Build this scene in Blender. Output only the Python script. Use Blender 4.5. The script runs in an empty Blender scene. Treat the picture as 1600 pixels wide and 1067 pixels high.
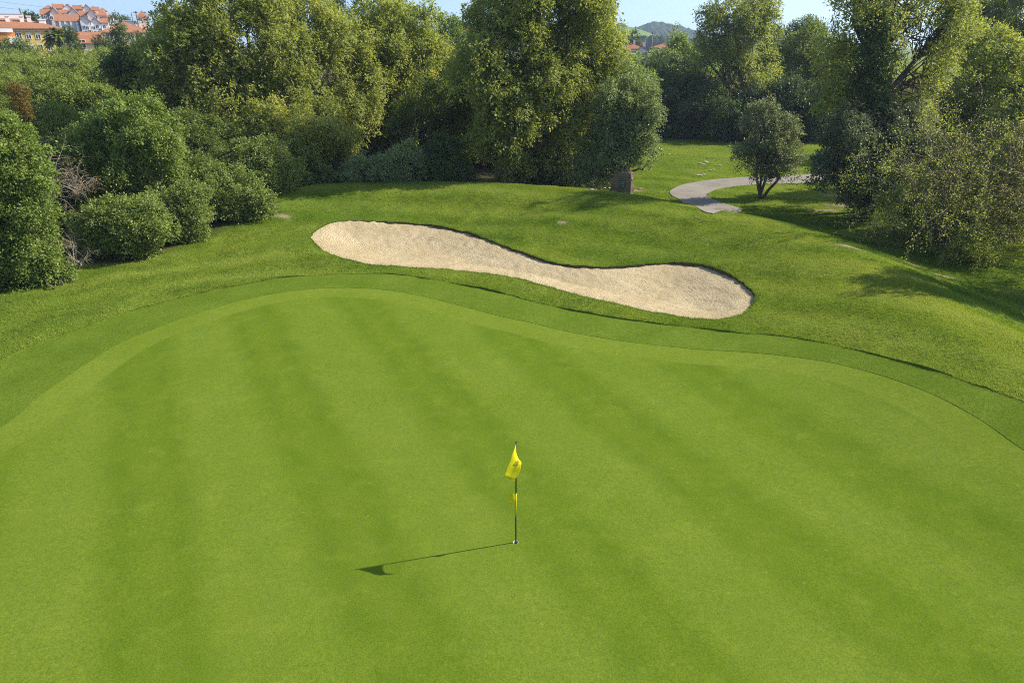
import bpy, math, random
import numpy as np
from mathutils import Vector
from mathutils.geometry import delaunay_2d_cdt

# ------------------------------------------------------------------ camera, sky, sun, exposure
sc = bpy.context.scene
COL = sc.collection
H, PITCH, F = 9.0, math.radians(22.8), 1100.0        # eye height, downward pitch, focal length in 1600-px units
cam_d = bpy.data.cameras.new("camera")
cam_d.sensor_width = 36.0
cam_d.lens = 36.0 * F / 1600.0
cam_d.clip_start, cam_d.clip_end = 0.1, 12000.0
cam = bpy.data.objects.new("camera", cam_d)
COL.objects.link(cam)
cam.location = (0, 0, H)
cam.rotation_euler = (math.radians(90) - PITCH, 0, 0)
sc.camera = cam

SUN_EL = math.radians(36.3)
SUN_AZ = math.atan2(3.04, 0.80)                       # from +Y towards +X
world = bpy.data.worlds.new("World")
sc.world = world
world.use_nodes = True
wn = world.node_tree
wn.nodes.clear()
wo = wn.nodes.new("ShaderNodeOutputWorld")
bg = wn.nodes.new("ShaderNodeBackground")
sky = wn.nodes.new("ShaderNodeTexSky")
sky.sky_type = 'NISHITA'
sky.sun_disc = False
sky.sun_elevation = SUN_EL
sky.sun_rotation = SUN_AZ
sky.air_density, sky.dust_density, sky.ozone_density = 1.0, 1.0, 1.6
bg.inputs[1].default_value = 0.14
# look a little higher into the sky dome, above the dust band of the horizon
wtc = wn.nodes.new("ShaderNodeTexCoord")
wad = wn.nodes.new("ShaderNodeVectorMath"); wad.operation = 'ADD'; wad.inputs[1].default_value = (0, 0, .12)
wn.links.new(wtc.outputs['Generated'], wad.inputs[0])
wnm = wn.nodes.new("ShaderNodeVectorMath"); wnm.operation = 'NORMALIZE'
wn.links.new(wad.outputs[0], wnm.inputs[0]); wn.links.new(wnm.outputs[0], sky.inputs[0])
wn.links.new(sky.outputs[0], bg.inputs[0])
wn.links.new(bg.outputs[0], wo.inputs[0])
sun_d = bpy.data.lights.new("sun", 'SUN')
sun_d.energy = 5.0
sun_d.angle = math.radians(0.55)
sun_d.color = (1.0, 0.93, 0.80)
sun = bpy.data.objects.new("sun", sun_d)
COL.objects.link(sun)
SD = Vector((math.sin(SUN_AZ) * math.cos(SUN_EL), math.cos(SUN_AZ) * math.cos(SUN_EL), math.sin(SUN_EL)))
sun.rotation_euler = (-SD).to_track_quat('-Z', 'Y').to_euler()
sun.location = SD * 60
sc.view_settings.view_transform = 'Standard'
sc.view_settings.look = 'None'
sc.view_settings.gamma = 1.0
sc.view_settings.exposure = 0.68
sc.render.engine = 'CYCLES'
sc.cycles.filter_width = 1.05
sc.cycles.use_denoising = False
sc.cycles.sample_clamp_direct = 2.2
sc.cycles.sample_clamp_indirect = 2.0
sc.cycles.volume_bounces = 0
sc.cycles.max_bounces = 6
sc.cycles.diffuse_bounces = 4
sc.cycles.transmission_bounces = 3
sc.cycles.transparent_max_bounces = 4

rng = np.random.default_rng(7)
random.seed(7)

# ------------------------------------------------------------------ helpers
def tag(o, label=None, cat=None, group=None, kind=None):
    if label: o['label'] = label
    if cat: o['category'] = cat
    if group: o['group'] = group
    if kind: o['kind'] = kind
    return o

def hash3(ix, iy, iz):
    h = (ix * 374761393 + iy * 668265263 + iz * 2147483647 + 1013904223).astype(np.int64) & 0xFFFFFFFF
    h = ((h ^ (h >> 13)) * 1274126177) & 0xFFFFFFFF
    h = (h ^ (h >> 16)) & 0xFFFFFFFF
    return h / 4294967295.0

def vnoise(p, s=1.0, seed=0):
    """value noise 0..1 at (n,3) points"""
    p = np.asarray(p, float) / s + seed * 17.31
    i = np.floor(p).astype(np.int64)
    f = p - i
    f = f * f * (3 - 2 * f)
    r = 0
    for dx in (0, 1):
        for dy in (0, 1):
            for dz in (0, 1):
                w = (f[:, 0] if dx else 1 - f[:, 0]) * (f[:, 1] if dy else 1 - f[:, 1]) * (f[:, 2] if dz else 1 - f[:, 2])
                r = r + w * hash3(i[:, 0] + dx, i[:, 1] + dy, i[:, 2] + dz)
    return r

def n2(x, y, s, seed=0):
    return vnoise(np.stack([x, y, np.zeros_like(x)], 1), s, seed)

def smooth(t):
    t = np.clip(t, 0, 1)
    return t * t * (3 - 2 * t)

def seg_dist(P, L, closed=False):
    """unsigned distance, side sign and arc parameter of points P (n,2) to polyline L"""
    L = np.asarray(L, float)
    if closed: L = np.vstack([L, L[:1]])
    best = np.full(len(P), 1e9); side = np.ones(len(P)); par = np.zeros(len(P))
    for k in range(len(L) - 1):
        a, b = L[k], L[k + 1]
        ab = b - a
        t = np.clip(((P - a) @ ab) / max(ab @ ab, 1e-9), 0, 1)
        q = P - a - t[:, None] * ab
        d = np.hypot(q[:, 0], q[:, 1])
        m = d < best
        best[m] = d[m]
        cr = ab[0] * (P[:, 1] - a[1]) - ab[1] * (P[:, 0] - a[0])
        side[m] = np.sign(cr[m])
        par[m] = (k + t[m]) / (len(L) - 1)
    return best, side, par

def inside(P, poly):
    x, y = P[:, 0], P[:, 1]
    r = np.zeros(len(P), bool)
    n = len(poly)
    for i in range(n):
        x0, y0 = poly[i]; x1, y1 = poly[(i + 1) % n]
        if y0 == y1: continue
        c = ((y0 > y) != (y1 > y)) & (x < (x1 - x0) * (y - y0) / (y1 - y0) + x0)
        r ^= c
    return r

def spline(pts, step, closed=False):
    """Catmull-Rom resample"""
    P = np.asarray(pts, float); n = len(P); out = []
    for i in range(n if closed else n - 1):
        if closed: p0, p1, p2, p3 = P[(i - 1) % n], P[i], P[(i + 1) % n], P[(i + 2) % n]
        else: p0, p1, p2, p3 = P[max(i - 1, 0)], P[i], P[i + 1], P[min(i + 2, n - 1)]
        m = max(1, int(np.hypot(*(p2 - p1)) / step))
        for k in range(m):
            t = k / m
            out.append(.5 * ((2 * p1) + (-p0 + p2) * t + (2 * p0 - 5 * p1 + 4 * p2 - p3) * t * t + (-p0 + 3 * p1 - 3 * p2 + p3) * t ** 3))
    if not closed: out.append(P[-1])
    return np.array(out)

CP, SP = math.cos(PITCH), math.sin(PITCH)
def ray(px, py):
    u, v = (px - 800) / F, (py - 533.5) / F
    return np.array([u, CP - v * SP, -SP - v * CP])
def at(px, py, Y):
    """the world point seen at photo pixel (px,py) at forward distance Y"""
    d = ray(px, py)
    return np.array([0, 0, H]) + d * (Y / d[1])
def flat(px, py, z=0.0):
    d = ray(px, py)
    return (d * ((z - H) / d[2]))[:2]

# ------------------------------------------------------------------ the lie of the land
RIDGE_PX = [(300, 322), (480, 303), (600, 297), (700, 297), (800, 300), (900, 306), (1000, 318), (1100, 334), (1200, 353),
            (1290, 386), (1370, 432), (1460, 492), (1560, 545), (1700, 625)]
RIDGE = spline([flat(a, b, .7) for a, b in RIDGE_PX], 1.0)
RIDGE = np.vstack([RIDGE[0] + (RIDGE[0] - RIDGE[1]) * 12, RIDGE, RIDGE[-1] + (RIDGE[-1] - RIDGE[-2]) * 14])

def base_h(x, y):
    x = np.asarray(x, float); y = np.asarray(y, float)
    shp = x.shape; x = x.ravel(); y = y.ravel()
    P = np.stack([x, y], 1)
    d, s, par = seg_dist(P, RIDGE)
    amp = 1.05 - .3 * smooth((x - 4) / 10) - .7 * smooth((-x - 12) / 6)
    outer = s > 0
    r = np.hypot(x, y)
    hin = amp * np.exp(-(d / 4.4) ** 2)
    hout = amp - (amp + .75) * smooth(d / 7.0)
    z = np.where(outer, hout, hin)
    # gentle swell on the putting green and rough
    near = smooth((60 - r) / 20)
    z = z + near * (.22 * (n2(x, y, 9, 3) - .5)) * smooth((r - 14) / 8) + .05 * (n2(x, y, 5, 5) - .5) * near
    # long bank running beside the bunker
    bx, by = 3.5, 36.0
    z = z + .30 * np.exp(-(((x - bx) / 5) ** 2 + ((y - by) / 2.2) ** 2)) * ~outer
    z = z + .42 * (n2(x * 1.0, y * 1.6, 5.5, 21) - .5) * smooth((y - 33) / 4) * smooth((46 - y) / 4) * smooth((16 - np.abs(x)) / 5)
    # the wooded slope on the left and the town's low hill
    z = z + 3.0 * smooth((-x - 22) / 30) * smooth((y - 30) / 40) * smooth((300 - r) / 100)
    z = z + 6.0 * smooth((r - 100) / 200) * smooth((-x - 20) / 60)
    z = z + .6 * n2(x, y, 60, 9) * smooth((r - 90) / 100)
    return z.reshape(shp)

_t = np.concatenate([np.arange(6, 130, .04)])
def ground(px, py):
    """world xy of the ground point seen at a photo pixel"""
    d = ray(px, py)
    t = _t / d[1]
    X, Y, Z = d[0] * t, d[1] * t, H + d[2] * t
    g = base_h(X, Y)
    k = np.argmax(Z < g)
    return np.array([X[k], Y[k]])

GREEN_PX = [(0, 669), (62, 621), (125, 576), (187, 538), (250, 511), (312, 489), (375, 471), (437, 458), (500, 451), (552, 450), (600, 453),
            (645, 460), (690, 470), (737, 483), (785, 495), (830, 505), (875, 516), (922, 525), (970, 533), (1015, 539), (1080, 545), (1154, 550),
            (1225, 556), (1300, 567), (1375, 587), (1450, 614), (1517, 648), (1560, 676), (1600, 704)]
FRINGE_PX = [(0, 566), (31, 552), (94, 527), (156, 505), (219, 484), (312, 460), (406, 441), (460, 433), (552, 429), (622, 430), (691, 440),
             (784, 459), (876, 482), (969, 499), (1061, 510), (1150, 521), (1225, 527), (1300, 539), (1375, 557), (1450, 578), (1525, 602), (1600, 629)]
BUNKER_PX = [(488, 372), (495, 361), (515, 350), (543, 345), (580, 346), (622, 349), (668, 353), (714, 361), (747, 370), (784, 384), (821, 398),
             (858, 410), (899, 417), (946, 419), (978, 418), (1015, 414), (1052, 412), (1094, 416), (1131, 427), (1158, 442), (1175, 457), (1178, 470),
             (1168, 484), (1149, 494), (1117, 499), (1075, 496), (1015, 486), (960, 474), (899, 460), (853, 447), (802, 434), (756, 427), (700, 421),
             (645, 418), (599, 415), (562, 410), (529, 401), (502, 389)]
PATH_PX = [(1160, 327.5), (1159, 328.5), (1118, 336.5), (1115, 335.5), (1091, 327), (1066, 318), (1050, 307), (1047, 300), (1063, 291), (1091, 285), (1123, 281), (1180, 277), (1240, 275),
           (1300, 272), (1400, 270), (1405, 280), (1300, 284), (1240, 288), (1190, 289), (1164, 291), (1131, 295), (1112, 300), (1104, 306), (1112, 312), (1134, 320)]
g_far = [ground(*p) for p in GREEN_PX]
a, b = g_far[0], g_far[-1]
green_poly = spline(g_far + [np.array([b[0] + .6, b[1] - 5]), np.array([b[0] - 1, b[1] - 11]), np.array([8., -5.]), np.array([0., -6.5]), np.array([-8., -4.]),
                     np.array([a[0] + .2, a[1] - 9]), np.array([a[0] - .8, a[1] - 3.5])], .25, True)
f_far = [ground(*p) for p in FRINGE_PX]
a, b = f_far[0], f_far[-1]
fringe_poly = spline(f_far + [np.array([b[0] + 3, b[1] - 6]), np.array([b[0] + 1, b[1] - 14]), np.array([9., -8.]), np.array([0., -9.5]), np.array([-10., -7.]),
                      np.array([a[0] - 1.0, a[1] - 14]), np.array([a[0] - 1.6, a[1] - 6])], .25, True)
bunker_poly = spline([ground(*p) for p in BUNKER_PX], .12, True)
path_poly = np.vstack([spline([ground(*p) for p in PATH_PX[3:]], .3), np.linspace(ground(1134, 320), ground(1160, 328), 8)[1:], np.linspace(ground(1160, 328), ground(1117, 336.5), 8)[1:-1]])
hole_c = ground(806, 848.5)
HR = .054
hole_poly = np.array([hole_c + HR * np.array([math.cos(k * math.pi / 14), math.sin(k * math.pi / 14)]) for k in range(28)])
# a slightly ragged turf edge
def ragged(poly, amp, s, seed):
    nx = n2(poly[:, 0], poly[:, 1], s, seed) - .5
    ny = n2(poly[:, 0], poly[:, 1], s, seed + 1) - .5
    return poly + amp * np.stack([nx, ny], 1)
bunker_poly = ragged(bunker_poly, .16, .22, 31)
fringe_poly = ragged(fringe_poly, .14, .4, 33)

BARE = [  # (px,py, rx, ry m) worn spots in the rough
    (441, 340, .55, .35), (1312, 306, 1.6, .9), (1318, 322, 1.7, .8), (1335, 388, 1.0, .5), (1425, 415, 1.1, .4), (1470, 432, .9, .35), (993, 299, .9, .55), (1290, 330, 1.3, .4),
    (878, 349, .35, .25)]
BARE = [(ground(a, b), c, d) for a, b, c, d in BARE]
def bare(P):
    r = np.zeros(len(P))
    for c, rx, ry in BARE:
        q = ((P[:, 0] - c[0]) / rx) ** 2 + ((P[:, 1] - c[1]) / ry) ** 2
        r = np.maximum(r, np.exp(-q * 1.1))
    return np.clip(r * 1.5 - .9 * (n2(P[:, 0], P[:, 1], .5, 61)) + .1, 0, 1)

# ------------------------------------------------------------------ materials
def M(name, rough=.8, spec=.2):
    m = bpy.data.materials.new(name); m.use_nodes = True
    nt = m.node_tree; bs = nt.nodes['Principled BSDF']
    bs.inputs['Roughness'].default_value = rough
    bs.inputs['Specular IOR Level'].default_value = spec
    return m, nt, bs
def N(nt, typ, **kw):
    n = nt.nodes.new(typ)
    for k, v in kw.items():
        if k in n.inputs: n.inputs[k].default_value = v
        else: setattr(n, k, v)
    return n
def noise(nt, scale, detail=4, rough=.55, vec=None, dist=0):
    n = N(nt, 'ShaderNodeTexNoise'); n.inputs['Scale'].default_value = scale; n.inputs['Detail'].default_value = detail
    n.inputs['Roughness'].default_value = rough; n.inputs['Distortion'].default_value = dist
    if vec is None:
        vec = N(nt, 'ShaderNodeTexCoord').outputs['Object']
    nt.links.new(vec, n.inputs['Vector'])
    return n.outputs['Fac']
def ramp(nt, fac, stops):
    r = N(nt, 'ShaderNodeValToRGB'); e = r.color_ramp.elements
    while len(e) < len(stops): e.new(.5)
    for q, (p, c) in zip(e, stops): q.position = p; q.color = (*c, 1)
    nt.links.new(fac, r.inputs[0]); return r.outputs[0]
def mix(nt, fac, a, b, mode='MIX'):
    m = N(nt, 'ShaderNodeMix', data_type='RGBA', blend_type=mode)
    for s, v in ((m.inputs[0], fac), (m.inputs[6], a), (m.inputs[7], b)):
        if isinstance(v, bpy.types.NodeSocket): nt.links.new(v, s)
        elif isinstance(v, tuple): s.default_value = (*v, 1)
        else: s.default_value = v
    return m.outputs[2]
def mth(nt, op, a, b=0.0, c=None, clamp=False):
    m = N(nt, 'ShaderNodeMath', operation=op); m.use_clamp = clamp
    for i, v in enumerate((a, b, c)):
        if v is None: continue
        if isinstance(v, bpy.types.NodeSocket): nt.links.new(v, m.inputs[i])
        else: m.inputs[i].default_value = v
    return m.outputs[0]
def bump(nt, bs, h, strength=.5, dist=.02):
    b = N(nt, 'ShaderNodeBump'); b.inputs['Strength'].default_value = strength; b.inputs['Distance'].default_value = dist
    nt.links.new(h, b.inputs['Height']); nt.links.new(b.outputs[0], bs.inputs['Normal'])
def attr(nt, name):
    a = N(nt, 'ShaderNodeAttribute'); a.attribute_name = name; return a.outputs['Fac']
def plain(name, col, rough=.7, spec=.3, var=.12, scale=3.0, metal=0):
    m, nt, bs = M(name, rough, spec)
    f = noise(nt, scale, 5, .6)
    d = tuple(c * (1 - var) for c in col); l = tuple(min(1, c * (1 + var)) for c in col)
    nt.links.new(ramp(nt, f, [(.3, d), (.7, l)]), bs.inputs['Base Color'])
    bs.inputs['Metallic'].default_value = metal
    return m

# putting surface: mown bands, a clean-up lap round the rim, fine grain
m_green, nt, bs = M('putting_turf', .75, 0.0)
tc = N(nt, 'ShaderNodeTexCoord').outputs['Object']
sx = N(nt, 'ShaderNodeSeparateXYZ'); nt.links.new(tc, sx.inputs[0])
wob = noise(nt, .35, 4, .6)
u = mth(nt, 'ADD', mth(nt, 'MULTIPLY', sx.outputs[0], .894), mth(nt, 'MULTIPLY', sx.outputs[1], .449))
u = mth(nt, 'ADD', u, mth(nt, 'MULTIPLY', wob, .8))
st = mth(nt, 'SINE', mth(nt, 'MULTIPLY', u, 2 * math.pi / 3.7))
st = mth(nt, 'MULTIPLY_ADD', st, .85, .5, clamp=True)
st2 = mth(nt, 'MULTIPLY_ADD', mth(nt, 'SINE', mth(nt, 'MULTIPLY', u, 2 * math.pi / 1.21)), .5, .5)
big = noise(nt, .45, 3, .6)
fine = noise(nt, 9, 6, .7)
grain = noise(nt, 34, 4, .8)
base = mix(nt, st, (.086, .140, .012), (.136, .194, .025))
base = mix(nt, mth(nt, 'MULTIPLY', st2, .28), base, (.155, .212, .022))
edge = attr(nt, 'edge')
ring = mth(nt, 'MULTIPLY_ADD', mth(nt, 'SUBTRACT', edge, 1.15), -9.0, .5, clamp=True)
ring = mth(nt, 'MULTIPLY', ring, .85)
base = mix(nt, ring, base, (.168, .218, .028))
base = mix(nt, ramp(nt, noise(nt, .9, 5, .7), [(.4, (0, 0, 0)), (.7, (1, 1, 1))]), base, mix(nt, .30, base, (.20, .225, .03)))
base = mix(nt, ramp(nt, big, [(.35, (0, 0, 0)), (.7, (1, 1, 1))]), base, mix(nt, .55, base, (.105, .168, .012)))
base = mix(nt, mth(nt, 'MULTIPLY', ramp(nt, fine, [(.35, (0, 0, 0)), (.68, (1, 1, 1))]), .6), base, (.085, .138, .010))
base = mix(nt, mth(nt, 'MULTIPLY', ramp(nt, noise(nt, 1.6, 4, .7), [(.5, (0, 0, 0)), (.8, (1, 1, 1))]), .35), base, (.20, .245, .032))
vor = N(nt, 'ShaderNodeTexVoronoi'); vor.inputs['Scale'].default_value = 1.7; nt.links.new(tc, vor.inputs['Vector'])
base = mix(nt, mth(nt, 'MULTIPLY', ramp(nt, vor.outputs['Distance'], [(.03, (1, 1, 1)), (.075, (0, 0, 0))]), .45), base, (.20, .24, .05))
vor2 = N(nt, 'ShaderNodeTexVoronoi'); vor2.inputs['Scale'].default_value = 2.6; nt.links.new(tc, vor2.inputs['Vector'])
base = mix(nt, mth(nt, 'MULTIPLY', ramp(nt, vor2.outputs['Distance'], [(.03, (1, 1, 1)), (.09, (0, 0, 0))]), .4), base, (.06, .10, .008))
gr = ramp(nt, grain, [(.3, (.55, .55, .55)), (.7, (1.4, 1.4, 1.4))])
base = mix(nt, .8, base, gr, 'MULTIPLY')
nt.links.new(base, bs.inputs['Base Color'])
bump(nt, bs, mth(nt, 'ADD', mth(nt, 'MULTIPLY', grain, 1.0), mth(nt, 'MULTIPLY', fine, .8)), .6, .012)

m_fringe, nt, bs = M('collar_turf', .8, 0.0)
big, fine, grain = noise(nt, .6, 3), noise(nt, 6, 6, .7), noise(nt, 38, 4, .8)
base = ramp(nt, big, [(.3, (.108, .168, .017)), (.7, (.150, .212, .026))])
base = mix(nt, mth(nt, 'MULTIPLY', ramp(nt, fine, [(.3, (0, 0, 0)), (.75, (1, 1, 1))]), .5), base, (.065, .11, .007))
base = mix(nt, .9, base, ramp(nt, grain, [(.25, (.5, .5, .5)), (.75, (1.35, 1.35, 1.35))]), 'MULTIPLY')
nt.links.new(base, bs.inputs['Base Color'])
bump(nt, bs, mth(nt, 'ADD', grain, fine), .8, .025)

m_rough, nt, bs = M('rough_turf', .85, 0.0)
big, mid, fine = noise(nt, .12, 4), noise(nt, 1.3, 6, .7), noise(nt, 14, 5, .75)
base = ramp(nt, big, [(.35, (.10, .165, .014)), (.5, (.15, .205, .02)), (.65, (.20, .235, .028))])
base = mix(nt, mth(nt, 'MULTIPLY', ramp(nt, mid, [(.35, (0, 0, 0)), (.7, (1, 1, 1))]), .55), base, (.055, .095, .007))
base = mix(nt, .9, base, ramp(nt, fine, [(.25, (.45, .45, .45)), (.75, (1.35, 1.35, 1.35))]), 'MULTIPLY')
soil = ramp(nt, noise(nt, 4, 5), [(.3, (.20, .15, .09)), (.7, (.36, .29, .19))])
base = mix(nt, mth(nt, 'MULTIPLY', mth(nt, 'MULTIPLY_ADD', mth(nt, 'SINE', mth(nt, 'ADD', mth(nt, 'MULTIPLY', attr(nt, 'band'), 2.0), mth(nt, 'MULTIPLY', big, 9.0))), .8, .5, clamp=True), .35), base, (.20, .245, .04))
base = mix(nt, attr(nt, 'bare'), base, soil)
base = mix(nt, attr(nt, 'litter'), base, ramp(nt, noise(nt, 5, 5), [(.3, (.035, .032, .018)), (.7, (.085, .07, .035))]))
nt.links.new(base, bs.inputs['Base Color'])
bump(nt, bs, mth(nt, 'ADD', fine, mth(nt, 'MULTIPLY', mid, 1.5)), .9, .05)

m_sand, nt, bs = M('bunker_sand', .9, .1)
big, mid, fine = noise(nt, .5, 3), noise(nt, 5, 5, .65), noise(nt, 28, 6, .8)
base = ramp(nt, big, [(.3, (.48, .38, .215)), (.7, (.58, .47, .285))])
base = mix(nt, .75, base, ramp(nt, fine, [(.25, (.72, .72, .72)), (.7, (1.12, 1.12, 1.12))]), 'MULTIPLY')
peb = N(nt, 'ShaderNodeTexVoronoi'); peb.inputs['Scale'].default_value = 9
nt.links.new(N(nt, 'ShaderNodeTexCoord').outputs['Object'], peb.inputs['Vector'])
base = mix(nt, ramp(nt, peb.outputs['Distance'], [(.07, (.55, .55, .55)), (.13, (0, 0, 0))]), base, (.33, .25, .15))
nt.links.new(base, bs.inputs['Base Color'])
# rake furrows follow the rim
e = attr(nt, 'edge')
fur = mth(nt, 'SINE', mth(nt, 'ADD', mth(nt, 'MULTIPLY', e, 42.0), mth(nt, 'MULTIPLY', mid, 16.0)))
hh = mth(nt, 'ADD', mth(nt, 'MULTIPLY', fur, .30), mth(nt, 'ADD', mth(nt, 'MULTIPLY', mid, 3.4), mth(nt, 'MULTIPLY', fine, 2.4)))
bump(nt, bs, hh, .8, .035)

m_earth = plain('cut_earth', (.085, .07, .03), .95, .1, .5, 9)
m_path, nt, bs = M('path_concrete', .8, .2)
base = ramp(nt, noise(nt, .8, 5, .6), [(.3, (.20, .175, .14)), (.7, (.29, .26, .21))])
base = mix(nt, .6, base, ramp(nt, noise(nt, 20, 5, .7), [(.3, (.75, .75, .75)), (.7, (1.1, 1.1, 1.1))]), 'MULTIPLY')
nt.links.new(base, bs.inputs['Base Color'])

def leaf_mat(name, cols, trans=.45, rough=.6, spec=.15):
    """cols: dark, mid, light, yellowed; picked by each leaf's own tone"""
    m = bpy.data.materials.new(name); m.use_nodes = True; nt = m.node_tree
    bs = nt.nodes['Principled BSDF']; out = nt.nodes['Material Output']
    c = ramp(nt, attr(nt, 'tone'), [(0.0, cols[0]), (.38, cols[1]), (.68, cols[2]), (1.0, cols[3])])
    nt.links.new(c, bs.inputs['Base Color'])
    bs.inputs['Roughness'].default_value = rough; bs.inputs['Specular IOR Level'].default_value = spec
    tr = N(nt, 'ShaderNodeBsdfTranslucent')
    nt.links.new(mix(nt, 1.0, c, (1.15, 1.15, .5), 'MULTIPLY'), tr.inputs[0])
    ms = N(nt, 'ShaderNodeMixShader'); ms.inputs[0].default_value = trans
    nt.links.new(bs.outputs[0], ms.inputs[1]); nt.links.new(tr.outputs[0], ms.inputs[2])
    nt.links.new(ms.outputs[0], out.inputs[0])
    return m
LM = {
    'willow': leaf_mat('willow_leaf', [(.135, .165, .045), (.265, .305, .078), (.37, .41, .115), (.50, .48, .12)], .5, .5, .3),
    'elm': leaf_mat('elm_leaf', [(.105, .142, .035), (.215, .265, .060), (.32, .375, .085), (.47, .45, .10)], .5, .5, .3),
    'silver': leaf_mat('silver_leaf', [(.10, .135, .055), (.20, .26, .10), (.31, .38, .165), (.42, .47, .23)], .35, .5, .35),
    'olive': leaf_mat('olive_leaf', [(.085, .105, .055), (.17, .205, .10), (.28, .32, .17), (.40, .42, .26)], .3, .45, .35),
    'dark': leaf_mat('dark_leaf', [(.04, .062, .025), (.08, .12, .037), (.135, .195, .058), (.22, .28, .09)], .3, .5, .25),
    'lush': leaf_mat('lush_leaf', [(.08, .125, .028), (.175, .245, .052), (.265, .35, .08), (.37, .43, .10)], .4, .5, .3),
    'mastic': leaf_mat('mastic_leaf', [(.08, .115, .028), (.18, .24, .055), (.28, .35, .088), (.38, .42, .13)], .38, .5, .3),
    'pine': leaf_mat('pine_needle', [(.095, .130, .035), (.205, .265, .058), (.305, .37, .088), (.40, .44, .11)], .4, .6, .15),
    'rust': leaf_mat('rusty_leaf', [(.13, .10, .03), (.24, .17, .045), (.36, .24, .06), (.46, .30, .075)]),
    'fresh': leaf_mat('fresh_leaf', [(.10, .17, .022), (.20, .30, .035), (.32, .43, .055), (.45, .50, .08)]),
    'blade': leaf_mat('grass_blade', [(.078, .145, .016), (.142, .222, .028), (.23, .31, .050), (.37, .39, .10)], .35, .7, .05),
}
def bark_mat(name, c):
    m, nt, bs = M(name, .9, .1)
    f = noise(nt, 6, 6, .7)
    nt.links.new(ramp(nt, f, [(.3, tuple(x * .5 for x in c)), (.7, tuple(x * 1.3 for x in c))]), bs.inputs['Base Color'])
    bump(nt, bs, f, .8, .05)
    return m
m_bark = bark_mat('bark', (.13, .10, .07))
m_twig = bark_mat('dry_twig', (.36, .31, .24))
m_brown_twig = bark_mat('brown_twig', (.27, .20, .135))

# ------------------------------------------------------------------ mesh helpers
def mesh_from(name, V, faces=None, mat=None, parent=None, quads=None, tris=None, smooth_=False, attrs=None):
    me = bpy.data.meshes.new(name)
    V = np.asarray(V, np.float32)
    if faces is not None:
        me.from_pydata(V.tolist(), [], faces)
    else:
        Fq = quads if quads is not None else tris
        k = Fq.shape[1]
        me.vertices.add(len(V)); me.vertices.foreach_set('co', V.ravel())
        me.loops.add(Fq.size); me.loops.foreach_set('vertex_index', Fq.ravel().astype(np.int32))
        me.polygons.add(len(Fq)); me.polygons.foreach_set('loop_start', np.arange(0, Fq.size, k, dtype=np.int32))
        me.polygons.foreach_set('loop_total', np.full(len(Fq), k, np.int32))
    me.update(calc_edges=True)
    if attrs:
        for an, av in attrs.items():
            at_ = me.attributes.new(an, 'FLOAT', 'POINT'); at_.data.foreach_set('value', np.asarray(av, np.float32))
    if smooth_: me.polygons.foreach_set('use_smooth', np.ones(len(me.polygons), bool))
    if mat is not None: me.materials.append(mat)
    o = bpy.data.objects.new(name, me); COL.objects.link(o)
    if parent is not None: o.parent = parent
    return o

def empty(name, loc, rz=0):
    o = bpy.data.objects.new(name, None); o.location = loc; o.rotation_euler.z = rz
    o.empty_display_size = .3
    COL.objects.link(o); return o

class Tubes:
    """collects tapered tubes into one mesh"""
    def __init__(s): s.V = []; s.F = []; s.n = 0
    def add(s, pts, rad, k=6, cap=True):
        pts = np.asarray(pts, float); rad = np.asarray(rad, float); m = len(pts)
        T = np.gradient(pts, axis=0); T /= np.linalg.norm(T, axis=1)[:, None] + 1e-9
        ref = np.array([0, 0, 1.]) if abs(T[0][2]) < .8 else np.array([1., 0, 0])
        A = np.cross(T, ref); A /= np.linalg.norm(A, axis=1)[:, None] + 1e-9
        B = np.cross(T, A)
        an = np.arange(k) * 2 * math.pi / k
        R = pts[:, None, :] + rad[:, None, None] * (np.cos(an)[None, :, None] * A[:, None, :] + np.sin(an)[None, :, None] * B[:, None, :])
        s.V.append(R.reshape(-1, 3))
        for i in range(m - 1):
            for j in range(k):
                a = s.n + i * k + j; b = s.n + i * k + (j + 1) % k
                s.F.append((a, b, b + k, a + k))
        if cap:
            s.F.append(tuple(s.n + j for j in range(k))[::-1]); s.F.append(tuple(s.n + (m - 1) * k + j for j in range(k)))
        s.n += m * k
    def build(s, name, mat, parent=None, smooth_=True):
        return mesh_from(name, np.vstack(s.V), faces=s.F, mat=mat, parent=parent, smooth_=smooth_)

class Boxes:
    def __init__(s): s.V = []; s.F = []
    def box(s, x0, x1, y0, y1, z0, z1):
        n = len(s.V)
        s.V += [(x0, y0, z0), (x1, y0, z0), (x1, y1, z0), (x0, y1, z0), (x0, y0, z1), (x1, y0, z1), (x1, y1, z1), (x0, y1, z1)]
        s.F += [tuple(n + i for i in f) for f in ((0, 3, 2, 1), (4, 5, 6, 7), (0, 1, 5, 4), (1, 2, 6, 5), (2, 3, 7, 6), (3, 0, 4, 7))]
    def poly(s, vs, fs):
        n = len(s.V); s.V += [tuple(v) for v in vs]; s.F += [tuple(n + i for i in f) for f in fs]
    def build(s, name, mat, parent=None): return mesh_from(name, s.V, faces=s.F, mat=mat, parent=parent)

# ------------------------------------------------------------------ ground, green, collar, bunker, path
def jgrid(x0, x1, y0, y1, s, j=.3):
    X, Y = np.meshgrid(np.arange(x0, x1, s), np.arange(y0, y1, s))
    P = np.stack([X.ravel(), Y.ravel()], 1)
    return P + rng.uniform(-j * s, j * s, P.shape)

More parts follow.
